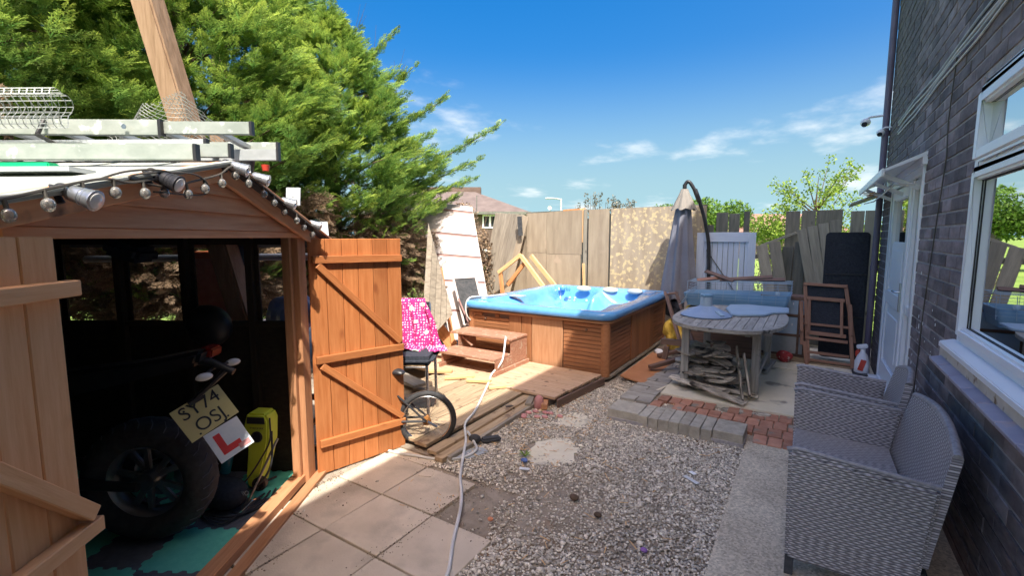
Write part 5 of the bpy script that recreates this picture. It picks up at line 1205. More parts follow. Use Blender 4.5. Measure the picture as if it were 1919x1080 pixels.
plank('handle', wd_, (gx0+.16, gy-.03, 1.44), (gx0+.16, gy-.03, 1.28), .012, .02, 'black_plastic', (0, -1, 0))
rf = thing('board_fence', (0, 7.9, 0), 'gappy fence of tall grey vertical boards at the back right, beside the house', 'fence')
def fb_(x, w2, z, mat='fence_wood', y=7.90, dz=0, sk=0): plank('board', rf, (x-sk, y, 0), (x, y, z), w2, .018, mat, (0, -1, 0))
for x, w2, z, m_ in ((-1.36, .15, 1.78, 'fence_dark'), (-1.17, .17, 1.97, 'fence_dark'), (-1.0, .15, 1.95, 'fence_dark'), (-.83, .08, 1.98, 'fence_dark'),
                 (-.235, .175, 1.965, 'fence_wood'), (-.045, .17, 1.97, 'fence_wood'), (.125, .155, 1.972, 'fence_wood'), (.275, .15, 1.975, 'fence_wood'),
                 (.515, .15, 1.945, 'fence_wood'), (.67, .145, 1.95, 'fence_wood')): fb_(x, w2, z, m_)
for x in (-.40, .41): plank('gap_board', rf, (x, 7.93, 0), (x, 7.93, 1.25 if x < 0 else 1.62), .12, .018, 'fence_wood', (0, -1, 0))
for z in (.45, 1.3): plank('rail', rf, (-1.5, 7.94, z), (.72, 7.94, z+.02), .07, .04, 'fence_wood', (0, -1, 0))
plank('rail', rf, (-.62, 7.84, 1.47), (-.18, 7.84, 1.66), .035, .03, 'fence_wood', (0, -1, 0))
sp = thing('dark_fence_panel', (-.1, 7.75, 0), 'dark board panel with thin gaps leaning on the fence behind the folding chair', 'fence panel')  # boards in the darker of the two fence colours
for k, (x, zt) in enumerate(((-.27, 1.46), (-.12, 1.53), (.03, 1.60), (.17, 1.45))): plank('board', sp, (x-.02, 7.72, .1), (x, 7.82, zt), .138, .018, 'fence_dark', (0, -1, 0))
lg_ = thing('leaning_boards', (-.5, 7.6, .2), 'pair of pale grey boards nailed together, tilted left below the gap in the fence', 'boards')
for k in range(2): plank('board', lg_, (-.40+.15*k, 7.55, .55), (-.60+.16*k, 7.70, 1.48+.05*k), .145, .02, 'fence_wood', (0, -1, 0))
lg2 = thing('leaning_boards', (.1, 7.6, .2), 'fan of pale pointed boards tilted left against the dark panel next to the black mat', 'boards')
for k in range(4): plank('board', lg2, (.13+.10*k, 7.58, .50), (-.12+.125*k, 7.70, 1.70+.04*k), .115, .022, 'fence_wood', (0, -1, 0))
mt_ = thing('folded_mat', (.38, 6.95, .1), 'tall folded black padded mat standing upright between folding chair and house', 'mat')
for k, (x0, x1, y0) in enumerate(((.155, .60, 6.98), (.18, .60, 7.05))):
    MB().prism([(a, y0, b) for a, b in rrect(x0, x1, .10, 1.655-.01*k, .05)], (0, .06, 0)).build('layer', 'black_fabric', mt_, bevel=.018, smooth=True)
for z in (.62, 1.14): MB().obox((.17, 6.972, z), (.59, 6.972, z+.01), .010, .014, (0, 0, 1)).build('seam', 'black_rubber', mt_)
# ================= TABLE AND CLUTTER =================
tbl = thing('garden_table', (-.68, 5.5, .05), 'weathered grey oval slatted garden table piled with parasol base and lid', 'table')
TC = (-.69, 5.52); TA, TB = .545, .86
def th_(x):
    q = min(1, abs((x-TC[0])/TA)); return TB*(1-q**2.6)**(1/2.6)
ns_ = 13
for k in range(ns_):
    x0 = TC[0]-TA+.03+(2*TA-.06)*k/ns_+.003; x1 = TC[0]-TA+.03+(2*TA-.06)*(k+1)/ns_-.003
    a, b = th_(x0)-.05, th_(x1)-.05
    m = basis(((x0+x1)/2, TC[1], .72), (0, 1, 0), (-1, 0, 0)); mi = m.inverted()
    o = MB().prism([mi @ V(p) for p in ((x0, TC[1]-a, .722), (x1, TC[1]-b, .722), (x1, TC[1]+b, .722), (x0, TC[1]+a, .722))], (0, 0, .02)).build('slat', 'table_wood'); o.parent = tbl; o.matrix_local = WM[tbl.name].inverted() @ m; WM[o.name] = m
rg = MB(); K = 56
def tp2(a, s): c, s_ = math.cos(a), math.sin(a); return (TC[0]+(TA-s)*math.copysign(abs(c)**(2/2.6), c), TC[1]+(TB-s)*math.copysign(abs(s_)**(2/2.6), s_))
for z, s in ((.712, .0), (.745, .0), (.745, .06), (.712, .06)): rg.v += [(*tp2(2*math.pi*k/K, s), z) for k in range(K)]
for i in range(4):
    for k in range(K): j = (i+1) % 4; rg.f.append((i*K+k, i*K+(k+1) % K, j*K+(k+1) % K, j*K+k))
rg.build('edge_band', 'table_wood', tbl)
for a, b in (((-1.02, 4.98, .68), (-.36, 4.98, .68)), ((-1.02, 6.15, .68), (-.36, 6.15, .68)), ((-1.02, 4.98, .675), (-1.02, 6.15, .675)), ((-.36, 4.98, .675), (-.36, 6.15, .675))): plank('apron', tbl, a, b, .022, .07, 'table_wood')
for x, y in ((-1.03, 4.98), (-.385, 5.05), (-.36, 6.22), (-1.03, 6.2)): plank('leg', tbl, (x, y, .055), (x, y, .70), .075, .05, 'table_wood', (0, 1, 0))
plank('foot', tbl, (-.36, 5.88, .09), (-.30, 6.52, .07), .055, .05, 'table_wood'); plank('stretcher', tbl, (-.38, 5.08, .22), (-.36, 6.2, .22), .03, .06, 'table_wood')
plank('cross_rail', tbl, (-1.28, 4.98, .50), (-1.02, 5.0, .50), .05, .06, 'dark_brown_wood')
bs_ = thing('round_stand', (-.92, 5.42, .75), 'pale blue grey round plastic parasol base with neck standing on the table', 'parasol base')
MB().lathe((-.92, 5.40, .747), [(.255, 0), (.262, .012), (.25, .025), (.19, .050), (.075, .105), (.07, .11)], 44).build('dish', 'base_blue', bs_, smooth=True)
MB().lathe((-.92, 5.40, .852), [(.066, 0), (.058, .10), (.056, .105), (.04, .105), (.04, .02)], 24).build('neck', 'lid_blue', bs_, smooth=True)
MB().lathe((-.92, 5.40, .955), [(.062, 0), (.066, .01), (.066, .024), (.03, .03)], 10).build('clamp_ring', 'cage_blue', bs_)
for a in (.3, 2.4, 4.5): MB().obox((-.92+.05*math.cos(a), 5.40+.05*math.sin(a), .97), (-.92+.085*math.cos(a), 5.40+.085*math.sin(a), .97), .018, .018).build('lug', 'cage_blue', bs_)
for a in (2.6, 5.6): MB().obox((-.92+.16*math.cos(a), 5.40+.16*math.sin(a), .815), (-.92+.245*math.cos(a), 5.40+.245*math.sin(a), .779), .05, .012).build('rib', 'lid_blue', bs_)
tag(MB().prism([(-.80, 5.98, .748), (-.68, 5.52, .748), (-.60, 5.50, .748), (-.37, 5.66, .748), (-.30, 5.88, .748), (-.16, 6.0, .748), (-.17, 6.36, .748), (-.62, 6.42, .748), (-.80, 6.3, .748)], (0, 0, .022)).build('flat_lid', 'lid_blue', bevel=.006), 'flat pale blue plastic lid lying on the back half of the table', 'lid')
# heap of broken boards under the table
G1 = 'broken board offcuts heaped under the table'
def offcut(c, l, wd, t, yaw, tilt, mat):
    p = []; n = 7
    for k in range(n):
        a = 2*math.pi*k/n+.3; p.append((l/2*max(-1, min(1, 1.35*math.cos(a)))*random.uniform(.8, 1), wd/2*max(-1, min(1, 1.5*math.sin(a)))*random.uniform(.75, 1), -t/2))
    m = Matrix.Translation(c) @ Matrix.Rotation(yaw, 4, 'Z') @ Matrix.Rotation(tilt, 4, 'Y') @ Matrix.Rotation(random.uniform(.0, .30)*(1 if abs(yaw) < 1.6 else -1), 4, 'X')
    me = MB().prism(p, (0, 0, t)); o = me.build('board_offcut', mat); o.matrix_local = m; WM[o.name] = m
    return tag(o, 'splintered grey board offcut in the heap under the slatted table', 'wood scrap', G1)
for k in range(74):
    lay = k/74; z = .07+.37*lay; s = 1-.35*lay
    offcut((-.86+.02+random.uniform(-.24, .22)*s+.06*math.sin(k), 5.22+random.uniform(-.38, .45)*s, z+random.uniform(-.01, .01)), random.uniform(.20, .50)*(1 if lay < .8 else .8), random.uniform(.09, .17), random.uniform(.010, .016), random.choice((0, 0, math.pi))+random.gauss(-.35, .35), random.gauss(.06, .09), 'offcut')
for a, b, lb in (((-.92, 4.80, .16), (-.42, 4.66, .075), 'longest flat board sliding out of the heap at the front'), ((-.56, 5.05, .50), (-.45, 4.72, .08), 'board standing on edge at the right end of the heap under the table'), ((-.49, 5.0, .46), (-.40, 4.80, .10), 'second board on edge next to the right front table leg')):
    loose('standing_board', a, b, .10, .018, 'offcut', lb, 'board', G1+' edge boards', (1, .3, .2) if 'edge' in lb or 'leg' in lb else (0, 0, 1))
loose('flat_batten', (-.95, 5.0, .10), (-.34, 4.92, .085), .04, .03, 'offcut', 'grey batten lying level at the foot of the heap by the right table leg', 'batten')
# small junk under the table
tag(MB().lathe((-.66, 5.75, .52), [(.03, 0), (.03, .07), (.026, .07), (.026, .01)], 12).build('white_tub', 'white_plastic', smooth=True), 'small white pot on the heap beneath the table', 'pot')
tag(MB().box((-.56, 5.7, .50), (-.50, 5.78, .57)).build('white_box', 'white_plastic', bevel=.004), 'little white box next to the pot beneath the table', 'box')
loose('pale_board_end', (-.50, 5.9, .52), (-.30, 5.9, .52), .02, .055, 'white_paint_wood', 'white board end showing between the two right table legs', 'board')
# storage crate under the cage, cage, planks on it
cr_ = thing('storage_box', (-.9, 6.75, .05), 'dark plastic storage box under the wire cage behind the table', 'box')
MB().box((-1.30, 6.50, .06), (-.50, 7.05, .62)).build('body', 'dark_brown_wood', cr_, bevel=.02); MB().box((-1.33, 6.47, .622), (-.47, 7.08, .68)).build('lid', 'black_plastic', cr_, bevel=.01)
cg_ = thing('wire_cage', (-.8, 6.7, .7), 'long pale blue wire pet cage with plastic tray behind the garden table', 'cage')
c0, c1, d0, d1, z0, z1, z2 = -1.40, -.16, 6.45, 6.98, .70, .86, 1.00
MB().prism([(c0+.05, d0+.04, z0), (c1-.05, d0+.04, z0), (c1-.05, d1-.04, z0), (c0+.05, d1-.04, z0)], (0, 0, .004)).build('tray_floor', 'cage_blue', cg_)
tr_ = MB(); R1 = rrect(c0+.05, c1-.05, d0+.04, d1-.04, .05); R2 = rrect(c0, c1, d0, d1, .06); R3 = rrect(c0+.012, c1-.012, d0+.012, d1-.012, .05); n1_ = len(R1)
for ring, z in ((R1, z0), (R2, z1), (R3, z1)): tr_.v += [(a, b, z+(.035*(a-c0)/(c1-c0) if z > z0 else 0)) for a, b in ring]
tr_.v += [(a, b, z0+.01) for a, b in rrect(c0+.06, c1-.06, d0+.05, d1-.05, .05)]
for i in range(3):
    for k in range(n1_): tr_.f.append((i*n1_+k, i*n1_+(k+1) % n1_, (i+1)*n1_+(k+1) % n1_, (i+1)*n1_+k))
tr_.build('tray', 'cage_blue', cg_, smooth=True)
cw = MB()
for k in range(7):
    z = .80+.036*k; s = .0
    cw.tube([(c0+.03+.012*k, d0, z), (c1, d0-.005, z+.02), (c1, d1, z+.02), (c0+.06, d1, z), (c0+.03+.012*k, d0, z)], .0024, 4)
for k in range(9):
    x = c0+.05+(c1-c0-.06)*k/8; cw.tube([(x, d0, .78), (x+.01, d0+.01, 1.02)], .0034, 4); cw.tube([(x, d1, .78), (x, d1, 1.02)], .003, 4)
for k in range(10): y = d0+(d1-d0)*k/9; cw.tube([(c0+.05, y, 1.02), (c1, y, 1.035)], .0022, 4)
cw.build('wires', 'lid_blue', cg_)
fl_ = MB()
for k in range(14): x = c0+.02+.014*k*1.0; fl_.tube([(c0-.03, d0-.03+.04*k, .70+.0*k), (c0+.12, d0-.02+.035*k, .93)], .0018, 4)
for k in range(5): fl_.tube([(c0-.03+.03*k, d0-.05, .71+.045*k), (c0+.0+.03*k, d1-.05, .71+.045*k)], .002, 4)
fl_.build('folded_door', 'lid_blue', cg_)
for x in (-.30,): MB().lathe((x, d0-.02, .92), [(.025, 0), (.028, .01), (.01, .015)], 14, (0, -1, 0)).build('door_clip', 'lid_blue', cg_)
for a, b, mt, lb in (((-1.24, 6.55, 1.03), (-.92, 6.70, 1.07), 'chair_wood', 'short reddish slat at the left end on top of the wire cage'), ((-1.18, 6.75, 1.14), (-.80, 6.55, 1.04), 'dark_brown_wood', 'dark plank sloping down to the right on top of the wire cage'),
    ((-.98, 6.62, 1.04), (-.38, 6.72, 1.10), 'dark_brown_wood', 'longest dark plank rising to the right across the wire cage'), ((-.75, 6.85, 1.04), (-.24, 6.80, 1.065), 'dark_brown_wood', 'thin dark slat at the back right on top of the wire cage')):
    loose('cage_plank', a, b, .055, .02, mt, lb, 'plank', 'dark planks lying on the cage', (0, -.6, .8))
# shelf unit with blue drawers
du = thing('drawer_unit', (-.2, 6.95, .05), 'dark framed storage unit with pale blue drawer fronts between cage and folding chair', 'drawers')
ux0, ux1, uy0, uy1, uz1 = -.50, .0, 6.90, 7.25, .84
MB().box((ux0, uy0+.03, .06), (ux1, uy1, uz1)).build('carcass', 'dark_brown_wood', du)
for z in (.08, .335, .59, .80): MB().box((ux0-.01, uy0, z), (ux1+.01, uy0+.028, z+.028)).build('rail', 'dark_brown_wood', du)
for x in (ux0, -.07, ux1): MB().box((x-.012, uy0-.004, .06), (x+.012, uy0+.03, uz1+.01)).build('stile', 'dark_brown_wood', du)
for i, z in enumerate((.108, .363, .618)):
    for a, b in ((ux0+.014, -.084), (-.056, ux1-.014)):
        MB().box((a, uy0+.008, z), (b, uy0+.028, z+.218 if i < 2 else z+.18)).build('drawer_front', 'grey_pale' if i == 0 else 'drawer_glass', du, bevel=.003)
for z in (.74, .47): MB().obox((-.14, uy0, z), (-.14, uy0, z+.03), .012, .012).build('knob', 'white_plastic', du)
for a, b, z in (((-.50, 6.85), (.62, 6.75), .075), ((-.4, 6.74), (.66, 6.66), .06)): loose('ground_batten', (*a, z), (*b, z), .05, .03, 'deck_wood', 'pale batten lying along the patio '+('just in front of the drawers' if z > .07 else 'further forward below the folding chair'), 'batten')
# folding chair
fc = thing('folding_chair', (.25, 6.75, .05), 'folded dark wooden garden chair leaning upright against the black mat', 'chair')
def fq(x, z): return V((x, 6.66+.24*z, z))
def fbar(n_, a, b, wd=.04, t=.022, dz=0, mt='chair_wood'): return plank(n_, fc, fq(*a)+V((0, dz, 0)), fq(*b)+V((0, dz, 0)), wd, t, mt, (0, -1, .2))
fbar('back_leg', (-.03, 1.02), (.06, .07)); fbar('back_leg', (.385, 1.02), (.50, .35))
fbar('front_leg', (-.055, .80), (-.02, .28), dz=-.03); fbar('front_leg', (.43, .80), (.50, .055), dz=-.03)
fbar('front_leg', (.0, .32), (.045, .055), dz=-.03)
fbar('back_stile', (.03, .84), (.045, .42), .03, dz=-.02); fbar('back_stile', (.355, .84), (.375, .42), .03, dz=-.02)
for z, a, b, w2 in ((1.015, -.045, .40, .035), (.845, .0, .385, .045), (.535, -.02, .45, .03), (.43, .02, .42, .045), (.365, .01, .44, .035), (.20, .0, .46, .035), (.11, .04, .50, .03)): fbar('rail', (a, z), (b, z-.01), w2, .024, dz=-.012)
MB().prism([fq(-.01, 1.0)+V((0, .012, 0)), fq(.375, 1.0)+V((0, .012, 0)), fq(.38, .86)+V((0, .012, 0)), fq(0, .86)+V((0, .012, 0))], (0, .006, 0)).build('back_sling', 'black_fabric', fc)
MB().prism([fq(.045, .82)+V((0, .006, 0)), fq(.35, .82)+V((0, .006, 0)), fq(.37, .45)+V((0, .006, 0)), fq(.06, .45)+V((0, .006, 0))], (0, .006, 0)).build('seat_sling', 'black_fabric', fc)
for x in (-.06, .44): fbar('armrest', (x, .80), (x+.03, .44), .035, .03, dz=-.05)
tag(crumple((-.19, 6.62, .12), (.085, .07, .07), 12, 'red_cloth', 'red_bundle'), 'dark red patterned bundle on the patio beside the far table leg', 'bundle')
# bottle by the door
wb_ = thing('spray_bottle', (.56, 6.45, .06), 'white bottle with red cap and trigger standing by the house door', 'bottle')
MB().lathe((.56, 6.40, .065), [(.06, 0), (.07, .02), (.07, .15), (.045, .23), (.025, .26), (.025, .30)], 18).build('body', 'white_plastic', wb_, smooth=True)
MB().obox((.50, 6.39, .38), (.60, 6.40, .40), .04, .045).build('trigger_head', 'white_plastic', wb_, bevel=.008)
MB().ell((.52, 6.42, .30), (.028, .028, .05), 12, 8).build('cap', 'red_plastic', wb_, smooth=True); MB().obox((.54, 6.33, .13), (.57, 6.33, .25), .05, .005, (0, -1, 0)).build('label_patch', 'red_plastic', wb_)
tag(MB().box((.48, 6.25, .05), (.62, 6.55, .10)).build('black_tray', 'black_plastic', bevel=.01), 'black tray on the patio under the white bottle by the door', 'tray')
# scraps between tub and table
tag(MB().prism([(-1.71, 4.95, .05), (-1.43, 4.90, .02), (-1.36, 5.95, .03), (-1.66, 6.05, .09)], (0, 0, .014)).build('copper_board', 'copper_board'), 'smooth orange brown board lying flat beside the hot tub corner', 'board')
ob = thing('broken_chair_frame', (-1.4, 6.3, .4), 'dark brown wooden frame leaning from the ground onto the right corner of the hot tub', 'frame')
plank('rail', ob, (-1.72, 6.85, .80), (-1.20, 5.80, .14), .075, .03, 'dark_brown_wood', (1, 0, .6)); plank('rail', ob, (-1.60, 6.95, .80), (-1.10, 5.95, .20), .05, .03, 'dark_brown_wood', (1, 0, .6)); plank('slat', ob, (-1.72, 6.80, .78), (-1.58, 6.95, .80), .05, .02, 'dark_brown_wood')
for a, b, lb in (((-1.50, 5.35, .09), (-1.12, 5.75, .20), 'thick brown beam lying tilted by the left table leg'), ((-1.55, 5.9, .10), (-1.15, 6.15, .22), 'dark thinner bar crossing behind the thick brown beam'), ((-1.42, 5.7, .12), (-1.40, 5.72, .28), 'short dark stub upright by the brown beam')):
    loose('scrap_beam', a, b, .06, .045, 'dark_brown_wood', lb, 'timber', 'dark scrap beams beside the table')
tag(crumple((-1.50, 6.50, .28), (.13, .22, .17), 21, 'yellow_foam', 'insulation_foam', .7), 'jagged yellow insulation foam heaped between the hot tub and table', 'foam')
tag(crumple((-1.33, 6.75, .55), (.07, .08, .12), 25, 'yellow_foam', 'insulation_foam', .7), 'smaller yellow foam lump stuck higher behind the leaning frame', 'foam')
loose('black_gutter', (-1.68, 6.22, .09), (-1.30, 6.25, .10), .05, .04, 'black_plastic', 'black gutter piece lying below the yellow foam', 'gutter')
for k, (x, y) in enumerate(((-1.56, 6.05), (-1.47, 6.10), (-1.60, 6.15))): tag(crumple((x, y, .10), (.05, .04, .03), 30+k, 'pale_paper', 'paper_scrap', .5), 'pale crumpled scrap lying between the copper board and gutter', 'litter', 'pale scraps below the foam')
pk = thing('white_picket_piece', (-1.42, 7.0, .4), 'white picket piece standing behind the tub corner under the parasol', 'picket')
for k in range(2): MB().prism([(-1.50+.10*k, 7.05, .2), (-1.42+.10*k, 7.05, .2), (-1.42+.10*k, 7.05, .68), (-1.46+.10*k, 7.05, .74), (-1.50+.10*k, 7.05, .68)], (0, .02, 0)).build('picket', 'white_paint_wood', pk)
for k in range(6): tag(crumple((-1.62+random.uniform(-.12, .14), 4.68+random.uniform(-.08, .08), .015), (.04, .018, .012), 40+k, 'slab', 'stone_chip', .4), 'flat pale stone chip on the gravel by the hot tub corner', 'stone', 'flat chips by the tub corner')

# ================= WICKER SEATS =================
def wseat(name, y0, y1, lab, cat):
    t = thing(name, (0.0, (y0+y1)/2, .03), lab, cat, 'grey wicker seats along the house wall')
    aw = .055; XB = .47
    for ya in (y0, y1-aw):
        prof = [(-.02, .11), (XB-.02, .11), (XB+.03, .59), (.30, .605), (.0, .635), (-.03, .63)]
        MB().prism([(x, ya, z) for x, z in prof], (0, aw, 0)).build('arm', 'wicker_xz', t, bevel=.014, smooth=True)
        MB().tube([(-.035, ya+aw/2, .628), (.0, ya+aw/2, .64), (.3, ya+aw/2, .611), (XB+.03, ya+aw/2, .594)], .012, 8).build('arm_edge', 'wicker_rim', t, smooth=True)
    s = MB(); n = 12
    for j in range(n+1):
        for i in range(n+1):
            a = i/n; b = j/n; s.v.append((-.015+(XB-.0)*a, y0+aw+(y1-y0-2*aw)*b, .385-.02*a-.016*math.sin(math.pi*b)*math.sin(math.pi*a)))
    for j in range(n):
        for i in range(n): k = j*(n+1)+i; s.f.append((k, k+1, k+n+2, k+n+1))
    s.build('seat', 'wicker_xy', t, smooth=True)
    MB().box((-.02, y0+aw, .25), (.01, y1-aw, .378)).build('apron', 'wicker_yz', t, bevel=.01, smooth=True)
    # backrest: leans back, flares and has a bowed top
    bk_ = MB(); nu, nv = 24, 14
    for side in (0, 1):
        for j in range(nv+1):
            for i in range(nu+1):
                a = i/nu; b = j/nv; top = .71+.045*math.sin(math.pi*a)**.8
                z = .24+(top-.24)*b; ins_ = .022+.06*b*b
                y = y0+ins_+(y1-y0-2*ins_)*a; x = XB-.02+.085*b**1.2+.03*math.sin(math.pi*a)*b+(.035 if side else 0)
                bk_.v.append((x, y, z))
    q = (nu+1)*(nv+1)
    for side in (0, 1):
        for j in range(nv):
            for i in range(nu): k = side*q+j*(nu+1)+i; bk_.f.append((k, k+1, k+nu+2, k+nu+1))
    for i in range(nu):
        for j0 in (0, nv): k = j0*(nu+1)+i; bk_.f.append((k, k+1, k+1+q, k+q))
    for j in range(nv):
        for i0 in (0, nu): k = j*(nu+1)+i0; bk_.f.append((k, k+nu+1, k+nu+1+q, k+q))
    bk_.build('backrest', 'wicker_yz', t, smooth=True)
    e = []
    for i in range(nu+1): k = nv*(nu+1)+i; e.append((bk_.v[k][0]+.016, bk_.v[k][1], bk_.v[k][2]))
    MB().tube(e, .019, 8).build('backrest_edge', 'wicker_rim', t, smooth=True)
    for x in (0.0, XB):
        for y in (y0+.028, y1-.028): MB().box((x-.018, y-.018, .03), (x+.018, y+.018, .12)).build('leg', 'felt', t)
    for ya in (y0+.2,): pass
    MB().box((XB-.05, y0+.05, .16), (XB+.02, y1-.05, .20)).build('rear_rail', 'felt', t)
wseat('wicker_bench', 2.40, 3.46, 'two seater grey wicker bench nearest the camera under the window', 'bench')
wseat('wicker_armchair', 3.52, 4.10, 'single grey wicker armchair just beyond the bench, beside the door', 'armchair')

# ================= LITTER =================
for (x, y, s, m_, lb) in ((-1.62, 2.72, .028, 'blue_litter', 'small bright blue scrap on the gravel beyond the slabs'), (-.62, 2.22, .018, 'purple_litter', 'purple scrap on the gravel near the concrete path'),
    (-1.42, 2.02, .020, 'terracotta', 'orange pottery chip at the edge of the slabs'), (-1.12, 2.47, .030, 'bark', 'brown stone lump in the middle of the gravel'), (-.93, 2.38, .02, 'bark', 'small brown dog end like lump right of the brown stone')):
    tag(crumple((x, y, .03), (s, s*.8, s*.6), x*9, m_, 'litter_scrap' if 'scrap' in lb else 'stone_lump', .4), lb, 'litter' if 'scrap' in lb else 'stone')
for a, b, wd, lb in (((-1.60, 2.62, .02), (-1.53, 2.64, .022), .03, 'little white printed card beside the blue scrap'), ((-.62, 3.12, .02), (-.52, 3.05, .024), .028, 'thin white tile shard near the concrete path'), ((-.60, 3.2, .02), (-.56, 3.17, .022), .03, 'tiny white shard above the longer tile shard'), ((-2.12, 2.20, .02), (-2.04, 2.23, .022), .06, 'pinkish flat stone flake beside the hose on the slabs')):
    loose('flat_shard', a, b, wd, .004, 'pale_paper' if 'white' in lb else 'slab', lb, 'litter')
loose('tile_batten', (-1.25, 4.72, .03), (-1.13, 5.1, .05), .028, .012, 'patio_cream', 'thin pale strip lying along the left edge of the patio', 'strip')
lb_ = MB().prism([(-2.10, 2.50, .012), (-1.98, 2.56, .012), (-1.93, 2.72, .012), (-2.02, 2.76, .012), (-2.08, 2.66, .012)], (0, 0, .004)); tag(lb_.build('glass_sheet', 'grey_pale'), 'bluish flat sheet lying under the hose by the deck edge', 'sheet')
# small weed
wm_ = MB()
for k in range(14):
    a = random.uniform(0, 6.28); l = random.uniform(.03, .07); c = V((-1.66, 2.80, .01)); e_ = c+V((l*math.cos(a), l*math.sin(a), random.uniform(.02, .05)))
    s = V((-math.sin(a), math.cos(a), 0))*.006; wm_.add([c, (c+e_)/2+s+V((0, 0, .012)), e_, (c+e_)/2-s+V((0, 0, .012))], [(0, 1, 2, 3)])
tag(wm_.build('weed', 'grass'), 'small green weed growing through the gravel', 'weed')

# ================= VEGETATION =================
def norm(a): return a/np.maximum(np.linalg.norm(a, axis=-1, keepdims=True), 1e-9)
def frond_proto(nside=9, seed=0):
    """flat feathery spray along +x, length 1; returns quads (n,4,3) and tip weights"""
    r = np.random.default_rng(seed); Q = []; T_ = []
    def blade(p, d, l, wd, tip):
        p = np.array(p); d = np.array(d)/np.linalg.norm(d); s = np.array([-d[1], d[0], 0])*wd; m = p+d*l*.45+[0, 0, r.uniform(-.01, .02)]
        Q.append([p, m-s, p+d*l+[0, 0, -l*.08], m+s]); T_.append([tip*.35, tip*.7, min(1, tip*1.3), tip*.7])
    blade([0, 0, 0], [1, 0, 0], .55, .022, .15); blade([.5, 0, 0], [1, 0, -.05], .55, .03, .75)
    for k in range(nside):
        x = .08+.86*k/nside; l = (.46-.34*x)*r.uniform(.75, 1.15)
        for s in (-1, 1):
            a = r.uniform(.55, .85)*s; d = [math.cos(a), math.sin(a), r.uniform(-.15, .15)]; p = [x+r.uniform(-.02, .02), 0, 0]
            blade(p, d, l, .020, .3+.5*x)
            for q in (.4, .7):
                pp = np.array(p)+np.array(d)*l*q
                for s2 in (-1, 1): b = a+s2*.6; blade(pp, [math.cos(b), math.sin(b), r.uniform(-.2, .2)], l*.42*(1.1-q*.4), .017, .45+.45*x)
    return np.array(Q), np.array(T_)
FR = [frond_proto(7, s) for s in range(4)]
def place_fronds(pos, dirv, size, tint, normal_jit=.5, roll=None):
    pos = np.array(pos); dirv = norm(np.array(dirv)); n = len(pos); VV = []; TT = []
    ref = norm(np.array([0, 0, 1.])[None]+rng.normal(0, normal_jit, (n, 3)))
    y = norm(np.cross(ref, dirv)); z = np.cross(dirv, y); size = np.asarray(size)
    pick = rng.integers(0, 4, n)
    for k in range(4):
        i = np.where(pick == k)[0]
        if not len(i): continue
        Q, T_ = FR[k]; q = Q.reshape(-1, 3)
        v = pos[i][:, None]+size[i][:, None, None]*(q[None, :, 0:1]*dirv[i][:, None]+q[None, :, 1:2]*y[i][:, None]+q[None, :, 2:3]*z[i][:, None])
        VV.append(v.reshape(-1, 3)); TT.append(np.clip(T_.reshape(-1)[None]*tint[i][:, None], 0, 1).reshape(-1))
    v = np.concatenate(VV); t = np.concatenate(TT); f = np.arange(len(v)).reshape(-1, 4); return v, f, t
CAMP = np.array([0, 0, 1.6])
def post_gap(p):
    # growth is kept back from the timber post, as if trimmed round it
    ax = np.array(PB-PA); q = p-np.array(PA); t = min(1, max(0, q@ax/(ax@ax))); return np.linalg.norm(q-ax*t) < .42
